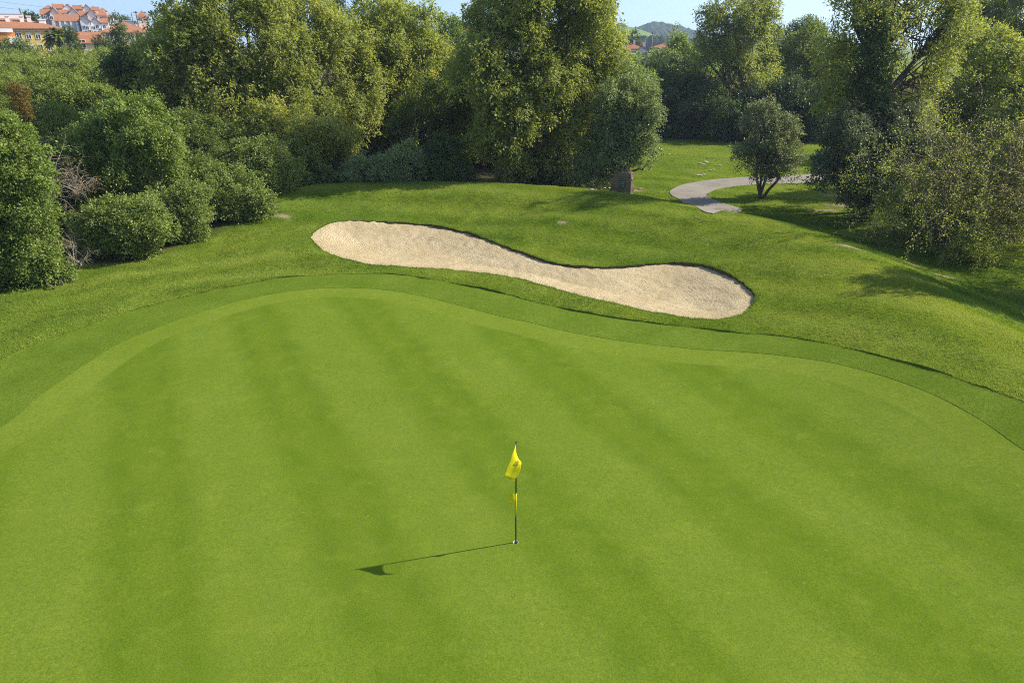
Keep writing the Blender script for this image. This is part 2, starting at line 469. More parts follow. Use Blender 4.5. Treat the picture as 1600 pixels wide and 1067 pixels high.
def region(pts, loops, holes, keep):
    """CDT of loose points with constraint loops; keep = predicate on triangle centroids"""
    allp = [pts]; edges = []; n = len(pts)
    for L in loops + holes:
        allp.append(L); m = len(L)
        edges += [(n + i, n + (i + 1) % m) for i in range(m)]; n += m
    P = np.vstack(allp)
    r = delaunay_2d_cdt([Vector(p) for p in P.tolist()], edges, [], 0, 1e-6)
    V = np.array([(v.x, v.y) for v in r[0]])
    T = np.array([f for f in r[2] if len(f) == 3])
    c = V[T].mean(1)
    T = T[keep(c)]
    used = np.unique(T); rem = -np.ones(len(V), int); rem[used] = np.arange(len(used))
    V, T = V[used], rem[T]
    # upward faces
    a, b, c = V[T[:, 0]], V[T[:, 1]], V[T[:, 2]]
    fl = ((b[:, 0] - a[:, 0]) * (c[:, 1] - a[:, 1]) - (b[:, 1] - a[:, 1]) * (c[:, 0] - a[:, 0])) < 0
    T[fl] = T[fl][:, ::-1]
    return V, T

def off_edges(P, loops, d):
    ok = np.ones(len(P), bool)
    for L in loops:
        bb = (P[:, 0] > L[:, 0].min() - 1) & (P[:, 0] < L[:, 0].max() + 1) & (P[:, 1] > L[:, 1].min() - 1) & (P[:, 1] < L[:, 1].max() + 1)
        idx = np.where(bb)[0]
        if len(idx):
            ds = seg_dist(P[idx], L, True)[0]
            ok[idx[ds < d]] = False
    return P[ok]

R_UP = .032      # the rough stands this much above the collar
_bx = np.linspace(bunker_poly[:, 0].min(), bunker_poly[:, 0].max(), 40)
_by = np.array([np.mean([bunker_poly[np.abs(bunker_poly[:, 0] - v) < .5, 1].min(), bunker_poly[np.abs(bunker_poly[:, 0] - v) < .5, 1].max()]) for v in _bx])
def backside(x, y):
    """1 on the far and right-hand side of the bunker, 0 on the near side"""
    return np.maximum(smooth((y - np.interp(x, _bx, _by)) / 1.2 + .5), smooth((x - _bx[-1] + .9) / .8)) * smooth((x + 9.5) / 4)
def rim(x, y):
    d = np.full(len(x), 9.0)
    nb = (np.abs(x) < 16) & (y > 18) & (y < 44)
    d[nb] = seg_dist(np.stack([x, y], 1)[nb], bunker_poly, True)[0]
    return d
def rough_h(x, y):
    d = rim(x, y); k = smooth(d / .9 + .12); bk = backside(x, y)
    bump_ = .10 * (n2(x, y, 1.1, 12) - .5) + .05 * (n2(x, y, .45, 13) - .5)
    return base_h(x, y) + (R_UP + bump_) * (bk + (1 - bk) * k) + .03 * bk * np.exp(-(d / .5) ** 2)

# rough / far ground
pts = [jgrid(-32, 32, 14, 48, .22), jgrid(-32, 32, 12, 14, .4), jgrid(-32, 32, 48, 52, .4), jgrid(-60, 60, -14, 12, 1.5), jgrid(-60, -32, 12, 100, 1.5), jgrid(32, 60, 12, 100, 1.5), jgrid(-32, 32, 52, 100, .8)]
ring = []
rr = 110.0
while rr < 3600:
    k = 120
    ang = np.arange(k) * 2 * math.pi / k + rng.uniform(0, .05)
    ring.append(np.stack([rr * np.cos(ang), rr * np.sin(ang)], 1)); rr *= 1.09
ring.append(jgrid(-100, 100, -60, 105, 6))
R_ = np.vstack(ring)
R_ = R_[~((np.abs(R_[:, 0]) < 60) & (R_[:, 1] > -14) & (R_[:, 1] < 100))]
P = np.vstack(pts + [R_])
P = off_edges(P, [fringe_poly, bunker_poly, path_poly], .08)
P = P[~inside(P, fringe_poly) & ~inside(P, bunker_poly) & ~inside(P, path_poly)]
V, T = region(P, [fringe_poly, bunker_poly, path_poly], [], lambda c: ~(inside(c, fringe_poly) | inside(c, bunker_poly) | inside(c, path_poly)))
z = rough_h(V[:, 0], V[:, 1])
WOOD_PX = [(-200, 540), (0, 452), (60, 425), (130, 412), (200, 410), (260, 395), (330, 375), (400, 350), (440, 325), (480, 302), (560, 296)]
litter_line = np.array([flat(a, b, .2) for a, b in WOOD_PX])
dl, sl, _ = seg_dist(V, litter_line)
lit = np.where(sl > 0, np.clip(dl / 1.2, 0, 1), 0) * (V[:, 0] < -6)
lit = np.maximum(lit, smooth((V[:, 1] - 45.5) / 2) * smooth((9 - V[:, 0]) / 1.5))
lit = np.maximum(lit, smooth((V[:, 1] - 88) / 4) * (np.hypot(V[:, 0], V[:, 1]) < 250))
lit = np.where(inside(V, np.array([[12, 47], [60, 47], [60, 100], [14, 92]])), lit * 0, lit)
mesh_from('ground', np.column_stack([V, z]), tris=T, mat=m_rough, smooth_=True, attrs={'bare': bare(V), 'litter': lit, 'band': np.where(V[:, 1] < 60, seg_dist(V, fringe_poly[::6], True)[0], 30)})
tag(bpy.data.objects['ground'], kind='structure')

# collar
P = off_edges(jgrid(-30, 30, -12, 34, .35), [fringe_poly, green_poly], .08)
P = P[inside(P, fringe_poly) & ~inside(P, green_poly)]
V, T = region(P, [fringe_poly, green_poly], [], lambda c: inside(c, fringe_poly) & ~inside(c, green_poly))
mesh_from('fringe', np.column_stack([V, base_h(V[:, 0], V[:, 1]) + .008 + .010 * (n2(V[:, 0], V[:, 1], .5, 14) - .5)]), tris=T, mat=m_fringe, smooth_=True)
tag(bpy.data.objects['fringe'], kind='structure')
# green
P = off_edges(jgrid(-26, 26, -8, 30, .4), [green_poly], .08)
P = P[inside(P, green_poly) & (np.hypot(P[:, 0] - hole_c[0], P[:, 1] - hole_c[1]) > .12)]
V, T = region(P, [green_poly], [hole_poly], lambda c: inside(c, green_poly) & ~inside(c, hole_poly))
mesh_from('putting_green', np.column_stack([V, base_h(V[:, 0], V[:, 1])]), tris=T, mat=m_green, smooth_=True,
          attrs={'edge': seg_dist(V, green_poly, True)[0]})
tag(bpy.data.objects['putting_green'], kind='structure')
# sand
P = off_edges(jgrid(bunker_poly[:, 0].min(), bunker_poly[:, 0].max(), bunker_poly[:, 1].min(), bunker_poly[:, 1].max(), .11), [bunker_poly], .04)
P = P[inside(P, bunker_poly)]
V, T = region(P, [bunker_poly], [], lambda c: inside(c, bunker_poly))
ed = seg_dist(V, bunker_poly, True)[0]
def sand_h(V, ed):
    x, y = V[:, 0], V[:, 1]
    z = base_h(x, y) - .010 - .035 * backside(x, y) - .34 * smooth(ed / 2.4)
    prints = n2(x, y, .28, 41)
    ft = smooth((n2(x, y, 4, 44) - .25) / .3)
    z += .05 * (prints - .5) * (.3 + ft) + .035 * (n2(x, y, .13, 43) - .5)
    return z
mesh_from('bunker_sand', np.column_stack([V, sand_h(V, ed)]), tris=T, mat=m_sand, smooth_=True, attrs={'edge': ed})
tag(bpy.data.objects['bunker_sand'], kind='structure')
# steps between the levels
def strip(name, L, ztop, zbot, mat):
    n = len(L); V = np.vstack([np.column_stack([L, ztop]), np.column_stack([L, zbot])])
    F_ = [(i, (i + 1) % n, n + (i + 1) % n, n + i) for i in range(n)]
    o = mesh_from(name, V, faces=F_, mat=mat, smooth_=True); tag(o, kind='structure'); return o
L = bunker_poly
strip('bunker_lip', L, rough_h(L[:, 0], L[:, 1]), sand_h(L, np.zeros(len(L))) - .02, m_earth)
L = fringe_poly
strip('rough_edge', L, rough_h(L[:, 0], L[:, 1]), base_h(L[:, 0], L[:, 1]) - .02, m_rough)
L = green_poly
strip('fringe_edge', L, base_h(L[:, 0], L[:, 1]) + .008 + .010 * (n2(L[:, 0], L[:, 1], .5, 14) - .5), base_h(L[:, 0], L[:, 1]) - .02, m_fringe)
# path
P = off_edges(jgrid(path_poly[:, 0].min(), path_poly[:, 0].max(), path_poly[:, 1].min(), path_poly[:, 1].max(), .5), [path_poly], .1)
P = P[inside(P, path_poly)]
V, T = region(P, [path_poly], [], lambda c: inside(c, path_poly))
mesh_from('cart_path', np.column_stack([V, base_h(V[:, 0], V[:, 1]) + .06]), tris=T, mat=m_path, smooth_=True)
tag(bpy.data.objects['cart_path'], kind='structure')
L = path_poly
strip('path_edge', L, base_h(L[:, 0], L[:, 1]) + .06, base_h(L[:, 0], L[:, 1]) - .05, m_path)

# ------------------------------------------------------------------ grass blades of the rough (stuff)
def blades(name, P, hmin, hmax, w, zf, seed, label=None):
    n = len(P)
    g = np.random.default_rng(seed)
    z = zf(P[:, 0], P[:, 1])
    la = 2 * math.pi * n2(P[:, 0], P[:, 1], 3.2, seed) + g.normal(0, .9, n)
    lean = .35 + .55 * g.random(n)
    hgt = (hmin + (hmax - hmin) * g.random(n)) * (.65 + .7 * n2(P[:, 0], P[:, 1], .8, seed + 1))
    dx, dy = np.cos(la) * lean * hgt, np.sin(la) * lean * hgt
    wa = g.uniform(0, math.pi, n); wx, wy = np.cos(wa) * w / 2, np.sin(wa) * w / 2
    V = np.empty((n, 3, 3))
    V[:, 0] = np.column_stack([P[:, 0] - wx, P[:, 1] - wy, z - .01])
    V[:, 1] = np.column_stack([P[:, 0] + wx, P[:, 1] + wy, z - .01])
    V[:, 2] = np.column_stack([P[:, 0] + dx, P[:, 1] + dy, z + hgt])
    bd = seg_dist(P, fringe_poly[::6], True)[0] if P[:, 1].mean() < 45 else np.full(n, 20.)
    dr = seg_dist(P, RIDGE[::3])[0]  # blades go lighter towards the ridge crest: its sunlight put into their tone
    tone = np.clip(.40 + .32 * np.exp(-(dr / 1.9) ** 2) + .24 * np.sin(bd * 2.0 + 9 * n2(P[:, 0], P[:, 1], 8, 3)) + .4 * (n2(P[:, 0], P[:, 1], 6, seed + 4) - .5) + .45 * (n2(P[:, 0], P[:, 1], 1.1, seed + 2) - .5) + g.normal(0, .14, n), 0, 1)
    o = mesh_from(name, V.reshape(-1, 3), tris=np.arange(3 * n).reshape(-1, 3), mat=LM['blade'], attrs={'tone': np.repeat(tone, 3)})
    tag(o, label, 'grass', kind='stuff')
    return o
def scatter(n, x0, x1, y0, y1, seed):
    g = np.random.default_rng(seed)
    return np.column_stack([g.uniform(x0, x1, n), g.uniform(y0, y1, n)])
P = scatter(900000, -24, 27, 16, 46, 91)
P = P[np.abs(P[:, 0]) < 3 + P[:, 1] * .74]
dd = seg_dist(P[(P[:, 1] < 47)], litter_line)
P = P[(dd[1] < 0) | (dd[0] < .6) | (P[:, 0] > -6)]
keep = ~inside(P, fringe_poly) & ~inside(P, bunker_poly) & ~inside(P, path_poly)
P = P[keep]; P = P[bare(P) < .35 + .3 * rng.random(len(P))]
rough_h2 = rough_h
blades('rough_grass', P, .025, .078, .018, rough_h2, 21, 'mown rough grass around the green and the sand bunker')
# longer lip grass overhanging the bunker and along the collar
def along(L, per_m, spread, seed):
    g = np.random.default_rng(seed)
    A = L; B = np.roll(L, -1, 0); ln = np.hypot(*(B - A).T)
    k = g.choice(len(L), int(ln.sum() * per_m), p=ln / ln.sum()); t = g.random(len(k))[:, None]
    return A[k] * (1 - t) + B[k] * t + g.normal(0, spread, (len(k), 2))
Q = along(bunker_poly, 260, .06, 5); Q = Q[~inside(Q, bunker_poly)]
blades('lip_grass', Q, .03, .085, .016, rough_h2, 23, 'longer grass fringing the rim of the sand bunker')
Q = along(fringe_poly, 160, .05, 6); Q = Q[~inside(Q, fringe_poly) & (Q[:, 1] > 8)]
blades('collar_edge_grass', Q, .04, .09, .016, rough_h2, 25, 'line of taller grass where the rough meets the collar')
Q = scatter(170000, 2, 40, 46, 82, 92); Q = Q[(np.abs(Q[:, 0]) < Q[:, 1] * .74) & ~inside(Q, path_poly)]; Q = Q[bare(Q) < .4]
Q = scatter(330000, -24, 26, 6, 34, 93); Q = Q[np.abs(Q[:, 0]) < 3 + Q[:, 1] * .74]; Q = Q[inside(Q, fringe_poly) & ~inside(Q, green_poly)]
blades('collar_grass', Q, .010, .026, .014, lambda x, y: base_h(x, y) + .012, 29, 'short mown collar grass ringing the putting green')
Q = scatter(170000, 2, 40, 46, 82, 92); Q = Q[(np.abs(Q[:, 0]) < Q[:, 1] * .74) & ~inside(Q, path_poly)]; Q = Q[bare(Q) < .4]
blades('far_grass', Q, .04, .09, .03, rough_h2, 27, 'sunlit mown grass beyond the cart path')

# ------------------------------------------------------------------ foliage
LAIK = 1.25
def unit(a): return a / (np.linalg.norm(a, axis=-1, keepdims=True) + 1e-9)

def leaves_mesh(name, P, A, Nn, l, w, tone, mat, parent):
    """rhombus leaves: P base, A long axis, Nn normal"""
    B = unit(np.cross(Nn, A))
    n = len(P)
    l = np.asarray(l)[:, None]; w = np.asarray(w)[:, None]
    V = np.empty((n, 4, 3), np.float32)
    V[:, 0] = P; V[:, 2] = P + A * l
    V[:, 1] = P + A * l * .45 + B * w * .5 + Nn * w * .18
    V[:, 3] = P + A * l * .45 - B * w * .5 + Nn * w * .18
    return mesh_from(name, V.reshape(-1, 3), quads=np.arange(4 * n).reshape(-1, 4), mat=mat, parent=parent,
                     attrs={'tone': np.repeat(tone, 4)})

def crown_points(lobes, cr, seed, gap=.35, rough=.46, zmin=None, sub=0, dens2=1.0):
    """clump centres over the union of the lobes"""
    g = np.random.default_rng(seed)
    C, D, R = [], [], []
    for i, (c, r) in enumerate(lobes):
        area = 4 * math.pi * (r[0] * r[1] + r[0] * r[2] + r[1] * r[2]) / 3
        n = int(max(6, area / (cr * cr) * .75))
        d = unit(g.normal(size=(n, 3)))
        p = c + d * r * (1.0 - rough * g.random(n)[:, None] ** 1.3 + .56 * (vnoise(d * 2.4 + i * 9, 1, seed)[:, None] - .5))
        nin = int(n * .22)
        d2 = unit(g.normal(size=(nin, 3)))
        p2 = c + d2 * r * (.35 + .35 * g.random(nin)[:, None])
        p = np.vstack([p, p2]); d = np.vstack([d, d2])
        inner = np.concatenate([np.zeros(n, bool), np.ones(nin, bool)])
        ok = np.ones(len(p), bool)
        for j, (c2, r2) in enumerate(lobes):
            if j != i: ok &= np.linalg.norm((p - c2) / r2, axis=1) > .72
        ok |= inner & (g.random(len(p)) < .25)
        ok &= (vnoise(p, cr * 2.6, seed + 3) > gap + (.02 if cr > .65 else -.04)) | inner
        if zmin is not None: ok &= p[:, 2] > zmin
        p, d = p[ok], d[ok]
        back = (d[:, 1] > .45) & (g.random(len(p)) < .45)
        p, d = p[~back], d[~back]
        C.append(p); D.append(d); R.append(cr * (.45 + 1.05 * g.random(len(p)) ** 1.6))
    C, D, R = np.vstack(C), np.vstack(D), np.concatenate(R)
    if not sub: return C, D, R
    # boughs carry many small leaf clumps on their outer sides
    nn = np.maximum(3, (2.4 * (R / sub) ** 2 * dens2).astype(int)); bi = np.repeat(np.arange(len(C)), nn)
    d = unit(g.normal(size=(len(bi), 3)) + D[bi] * .55 + np.array([0, 0, .25]))
    p = C[bi] + d * (R[bi] * (.55 + .55 * g.random(len(bi))))[:, None]
    ok = (p[:, 2] > zmin) if zmin is not None else np.ones(len(p), bool)
    return p[ok], unit(d * .7 + D[bi] * .4)[ok], (sub * (.6 + .8 * g.random(len(bi))))[ok]

def foliage(name, lobes, species, parent, seed, cr=.9, leaf=.19, wr=.5, lai=2.0, gap=.35, droop=.3, tone0=.42, tvar=.13, yellow=0.0,
            zmin=None, upright=.4, twig=None, spray=1.0, offset=None, sub=None, dens2=1.0):
    g = np.random.default_rng(seed); leaf *= 1.08
    if sub is None: sub = cr * .42
    C, D, R = crown_points(lobes, cr, seed, gap, zmin=zmin, sub=sub, dens2=dens2)
    nl = np.maximum(8, (lai * LAIK * R * R / (leaf * leaf * wr * .5)).astype(int))
    K = 7                                              # twigs per clump
    ctone = tone0 + g.normal(0, tvar, len(C)) + .30 * (vnoise(C, 3.5, seed + 7) - .5)
    tw_c = np.repeat(np.arange(len(C)), K)
    ax = unit(D * 1.0 + np.array([0, 0, upright]))
    td = unit(ax[tw_c] + g.normal(0, .75 * spray, (len(tw_c), 3)))
    tl = R[tw_c] * (.65 + .75 * g.random(len(tw_c)) + .9 * (g.random(len(tw_c)) > .93))
    tb = C[tw_c] - ax[tw_c] * R[tw_c][:, None] * .5 + g.normal(0, .22, (len(tw_c), 3)) * R[tw_c][:, None]
    per = np.maximum(1, nl[tw_c] // K)
    ti = np.repeat(np.arange(len(tw_c)), per)
    n = len(ti)
    t = g.random(n) ** .75
    P = tb[ti] + td[ti] * (t * tl[ti])[:, None]
    P[:, 2] -= droop * tl[ti] * t * t
    P += g.normal(0, leaf * .35, (n, 3))
    A = unit(td[ti] * .8 + g.normal(0, .55, (n, 3)) + np.array([0, 0, -droop * .9]))
    Nn = unit(g.normal(0, .55, (n, 3)) + np.array([0, 0, .6]) + D[tw_c][ti] * .5)
    Nn = unit(Nn - A * (Nn * A).sum(1)[:, None])
    tone = np.clip(ctone[tw_c][ti] + .10 * (t - .5) + g.normal(0, .09, n) + yellow * (vnoise(C, 1.6, seed + 11)[tw_c][ti] > .62), 0, 1)
    if zmin is not None:
        ok = P[:, 2] > zmin
        P, A, Nn, tone = P[ok], A[ok], Nn[ok], tone[ok]
    if offset is not None: P = P - offset
    n = len(P)
    return leaves_mesh(name, P, A, Nn, leaf * (.7 + .6 * g.random(n)), leaf * wr * (.7 + .6 * g.random(n)), tone, LM[species], parent), C

def wig(a, b, n, amp, g):
    t = np.linspace(0, 1, n)[:, None]
    p = a * (1 - t) + b * t
    return p + g.normal(0, amp, (n, 3)) * (np.sin(t * math.pi))

def px_lobes(Y, spec):
    L = []
    for s in spec:
        px, py, r = s[:3]; dy = s[3] if len(s) > 3 else 0; sq = s[4] if len(s) > 4 else 1.0
        c = at(px, py, Y + dy); t = (Y + dy) / ray(px, py)[1]
        rr_ = r * t / F
        L.append((c, np.array([rr_, rr_ * 1.0, rr_ * sq])))
    return L

LEAFN = [0]
def tree(name, label, cat, basepx, Y, spec, species, seed, group=None, trunk_r=.22, stems=1, fork=.35, show=5, bark=None, lean=0, **kw):
    lobes = px_lobes(Y, spec)
    if kw.pop('fill', False):       # foliage that carries on down to the ground
        pass
    bx = at(basepx, 300, Y)[0]
    gz = float(base_h(np.array([bx]), np.array([Y]))[0])
    base = np.array([bx, Y, gz])
    root = empty(name, base)
    tag(root, label, cat, group)
    g = np.random.default_rng(seed + 500)
    zm = gz + .05
    o, C = foliage('crown', lobes, species, root, seed, zmin=zm, offset=base, **kw)
    LEAFN[0] += len(o.data.polygons)
    T = Tubes()
    top = max(l[0][2] for l in lobes)
    cen = np.mean([l[0] for l in lobes], axis=0)
    forks = []
    for s in range(stems):
        off = np.array([g.normal(0, .10 * (stems > 1)), g.normal(0, .10 * (stems > 1)), 0])
        fk = base * (1 - fork) + cen * fork + (g.normal(0, .5, 3) * np.array([1, 1, 0]) if stems > 1 else np.array([g.normal(0, .15), 0, 0]))
        fk[2] = gz + fork * (cen[2] - gz)
        forks.append(fk)
        r0 = trunk_r * (1 if stems == 1 else .6)
        pts = wig(base + off - np.array([0, 0, .15]), fk, 6, .05, g)
        T.add(pts - base, np.linspace(r0 * 1.25, r0 * .75, 6), 8)
    for i, (c, r) in enumerate(lobes):
        fk = forks[i % stems]
        r0 = trunk_r * (.6 if stems == 1 else .45)
        pts = wig(fk, c, 6, .18, g)
        T.add(pts - base, np.linspace(r0, r0 * .35, 6), 6)
        dd = np.linalg.norm((C - c) / r, axis=1)
        idx = np.where(dd < 1.15)[0]
        if len(idx):
            for j in g.choice(idx, min(show, len(idx)), replace=False):
                st = pts[g.integers(2, 6)]
                q = wig(st, C[j], 6, .16, g)
                T.add(q - base, np.linspace(r0 * .35, .012, 6), 4)
    T.build('trunk', bark or m_bark, root)
    return root

def shrubby(name, label, cat, basepx, Y, spec, species, seed, group=None, **kw):
    kw.setdefault('cr', .5); kw.setdefault('leaf', .12); kw.setdefault('trunk_r', .07); kw.setdefault('stems', 4); kw.setdefault('gap', .2)
    return tree(name, label, cat, basepx, Y, spec, species, seed, group, **kw)

def twiggy(name, label, cat, px, Y, height, spread, seed, mat, nstem=14, lv=None, nleaf=0, group=None, r0=.03, zoff=0, leaf=.09, lean=(0, 0), drop=.25):
    """a bush of bare arching twigs, with a few leaves when lv is given"""
    g = np.random.default_rng(seed)
    bx = at(px, 300, Y)[0]; gz = float(base_h(np.array([bx]), np.array([Y]))[0]) + zoff
    base = np.array([bx, Y, gz]); root = empty(name, base); tag(root, label, cat, group)
    T = Tubes(); tips = []
    def grow(p, d, L, r, depth):
        n = 5; pts = [p]; q = p.copy(); dd = d.copy()
        for i in range(n):
            dd = unit(dd + g.normal(0, .17, 3) + np.array([0, 0, -drop * .35 if depth > 0 else -.03]))
            q = q + dd * L / n; pts.append(q.copy())
        T.add(np.array(pts), np.linspace(r, r * .45, n + 1), 3 if depth else 4, cap=False)
        tips.extend([(pts[i], dd) for i in range(2, n + 1)])
        if depth < 3:
            for k in range(3 if depth < 2 else 2):
                i = g.integers(1, n + 1)
                nd = unit(dd + g.normal(0, .75, 3))
                grow(pts[i], nd, L * g.uniform(.45, .75), r * .5, depth + 1)
    for s in range(nstem):
        a = g.uniform(0, 2 * math.pi); sp = g.random() ** .6
        d = unit(np.array([math.cos(a) * sp * spread + lean[0], math.sin(a) * sp * spread + lean[1], 1.0]))
        grow(np.array([g.normal(0, .15), g.normal(0, .15), 0.0]), d, height * g.uniform(.45, .75), r0, 0)
    T.build('branches', mat, root)
    if lv:
        tp = np.array([t[0] for t in tips]); td = np.array([t[1] for t in tips])
        i = g.integers(0, len(tp), nleaf)
        P = tp[i] + g.normal(0, .10, (nleaf, 3)); ok = P[:, 2] > .05; P = P[ok]; i = i[ok]; n = len(P)
        A = unit(td[i] + g.normal(0, .7, (n, 3))); Nn = unit(g.normal(0, .6, (n, 3)) + np.array([0, 0, .7])); Nn = unit(Nn - A * (Nn * A).sum(1)[:, None])
        tone = np.clip(.5 + g.normal(0, .2, n), 0, 1)
        leaves_mesh('leaves', P, A, Nn, leaf * (.7 + .6 * g.random(n)), leaf * .6 * (.7 + .6 * g.random(n)), tone, LM[lv], root)
    return root

# --- the big trees behind the bunker, left to right
tree('broadleaf_tree', 'huge spreading yellow-green tree left of centre, widest crown behind the sand bunker', 'tree', 430, 54,
     [(385, 50, 100, -1.5), (305, 95, 76, -4.5), (465, 60, 85, 1), (515, 130, 68, 2), (425, 150, 88, -1.5), (340, 170, 66, -4.5), (292, 55, 36, -5), (520, 205, 50, 1),
      (266, 128, 36, -6), (390, 235, 56, -2), (480, 235, 45, 1), (555, 165, 28, 3), (300, 210, 44, -4), (345, 20, 60, -3)], 'willow', 11, trunk_r=.45, cr=1.0, leaf=.19, lai=1.7, tone0=.45, yellow=.12, droop=.35)
tree('yellowing_tree', 'low yellow-leaved tree hanging in front of the huge tree, above the round shrubs', 'tree', 455, 48,
     [(410, 190, 42), (455, 215, 45), (500, 235, 38), (425, 235, 35), (520, 200, 30), (500, 265, 22)], 'willow', 12, trunk_r=.2, cr=.7, leaf=.17, lai=1.6, tone0=.58, gap=.42, yellow=.15, show=7)
tree('olive_green_tree', 'olive-green round tree between the huge left tree and the tall central tree', 'tree', 640, 62,
     [(618, 50, 60, -1), (575, 50, 42, -3), (668, 92, 46, 1), (640, 120, 64, 0), (598, 130, 54, -2.5), (702, 128, 34, 2), (625, 190, 60, 1), (700, 200, 50, 2)], 'elm', 13, trunk_r=.35, cr=1.0, leaf=.21, lai=1.7, tone0=.5, yellow=.12)
tree('sapling_tree', 'small bright green tree top poking up right of the olive-green tree', 'tree', 694, 72,
     [(687, 42, 12, 0, 1.6), (706, 52, 14, 0, 1.3), (697, 75, 22, 0), (700, 120, 30)], 'lush', 14, trunk_r=.15, cr=.7, leaf=.2, lai=1.6)
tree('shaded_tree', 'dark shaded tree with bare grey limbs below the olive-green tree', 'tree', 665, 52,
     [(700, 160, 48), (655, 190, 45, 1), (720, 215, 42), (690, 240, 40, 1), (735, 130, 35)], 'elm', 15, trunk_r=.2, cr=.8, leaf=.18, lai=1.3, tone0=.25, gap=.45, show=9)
tree('tall_central_tree', 'tallest yellow-green tree in the centre, crown running out of the top of the photo', 'tree', 845, 50,
     [(830, -20, 92, -1), (768, 40, 50, -4), (880, 30, 75, 1), (915, 90, 48, 2), (818, 90, 62, -3.5), (905, 140, 42, 1.5), (860, 150, 62, -1), (790, 165, 46, -4), (870, 210, 46, -.5), (815, 235, 44, -2.5),
      (780, 215, 38, -4), (747, 110, 28, -5), (925, 45, 30, 3), (850, 262, 36), (940, 175, 28, 2), (750, 70, 26, -5)],
     'willow', 16, trunk_r=.5, cr=.95, leaf=.18, lai=1.6, tone0=.42, gap=.42, yellow=.08, droop=.45)
tree('silvery_bough_tree', 'grey-green drooping tree at the foot of the tall central tree, left side', 'tree', 775, 46.5,
     [(765, 205, 32), (790, 235, 28), (752, 220, 20), (775, 180, 24)], 'willow', 17, trunk_r=.12, cr=.55, leaf=.15, lai=1.4, tone0=.4, gap=.4, droop=.6)
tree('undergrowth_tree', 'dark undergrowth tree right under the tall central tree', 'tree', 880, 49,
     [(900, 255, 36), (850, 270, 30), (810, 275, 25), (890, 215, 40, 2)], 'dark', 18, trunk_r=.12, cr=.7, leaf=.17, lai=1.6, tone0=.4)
tree('columnar_tree', 'grey-green ragged conical tree behind the stone marker', 'tree', 968, 47.5,
     [(990, 118, 17, 1, 1.3), (972, 135, 20, 1), (955, 158, 20), (1000, 150, 18), (1012, 170, 12, -.5), (980, 175, 26), (943, 185, 18), (1000, 195, 20), (962, 205, 28), (930, 222, 18), (990, 222, 22, -.5), (1012, 215, 10, -.5), (948, 240, 24, -.5), (918, 255, 20), (975, 250, 20, -1), (1000, 245, 14, -1), (1012, 255, 10, -1), (935, 272, 16), (898, 268, 14)],
     'silver', 19, trunk_r=.2, cr=.62, sub=.24, leaf=.13, lai=1.5, tone0=.5, gap=.46, upright=.9, droop=.15)
tree('bright_sapling', 'bright green young tree rising behind the conical tree, left of the hill gap', 'tree', 975, 58,
     [(970, 112, 22), (998, 124, 20), (950, 92, 16), (990, 148, 28)], 'lush', 20, trunk_r=.13, cr=.7, leaf=.18, lai=1.6, tone0=.6)

# --- dark trees added behind the front row to block light from behind
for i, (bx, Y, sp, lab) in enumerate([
        (560, 66, [(545, 200, 60), (590, 235, 55), (540, 255, 45)], 'added dark tree blocking backlight deep behind the grey leafless bush'),
        (660, 64, [(655, 215, 60), (700, 250, 55), (640, 265, 40)], 'added dark tree blocking backlight in the black hollow left of the tall central tree'),
        (770, 66, [(760, 180, 70), (800, 240, 60), (740, 260, 45)], 'added dark tree blocking backlight behind the tall central tree, left side'),
        (890, 64, [(880, 190, 65), (920, 230, 55), (870, 265, 45), (940, 265, 35)], 'added dark tree blocking backlight between the tall central tree and the conical tree'),
        (340, 66, [(330, 190, 70), (290, 230, 60), (400, 220, 70), (440, 260, 50)], 'added dark tree blocking backlight deep behind the huge left tree')]):
    tree('backlight_block_tree', lab, 'tree', bx, Y, sp, 'dark', 130 + i, group='dark trees added behind the front row to block backlight', trunk_r=.25, cr=1.1, leaf=.26, lai=2.0, tone0=.3, gap=.15)
# --- the far row beyond the lawn
tree('round_dark_tree', 'dark rounded tree at the left end of the far row beyond the lawn', 'tree', 1050, 86,
     [(1050, 118, 36), (1040, 150, 38), (1065, 170, 36, 1), (1030, 190, 32)], 'dark', 21, trunk_r=.25, cr=1.0, leaf=.26, lai=1.7, tone0=.55, group='trees of the far row beyond the lawn')
tree('light_bush_tree', 'light green bushy tree below the distant roofs, in the gap in front of the hill', 'tree', 1020, 96,
     [(1032, 106, 17), (1005, 110, 18), (1050, 112, 16), (1018, 128, 26)], 'lush', 22, trunk_r=.15, cr=.9, leaf=.28, lai=1.5, tone0=.62)
tree('pointed_sapling', 'thin pointed bright green tree against the wooded hill', 'tree', 1062, 98,
     [(1057, 58, 9, 0, 1.8), (1062, 80, 18), (1080, 92, 18), (1068, 105, 25), (1095, 80, 14)], 'lush', 23, trunk_r=.12, cr=.8, leaf=.26, lai=1.5, tone0=.55)
tree('tall_willow', 'tall pale willow tree in the far row, rising behind the lone olive tree', 'tree', 1160, 84,
     [(1145, 20, 46), (1178, 25, 36), (1115, 55, 32), (1150, 60, 42), (1185, 95, 38), (1165, 120, 42), (1125, 110, 40, 2), (1195, 130, 24), (1140, 150, 34), (1100, 85, 22)],
     'willow', 24, trunk_r=.4, cr=1.0, leaf=.24, lai=1.4, tone0=.45, gap=.42, droop=.6)
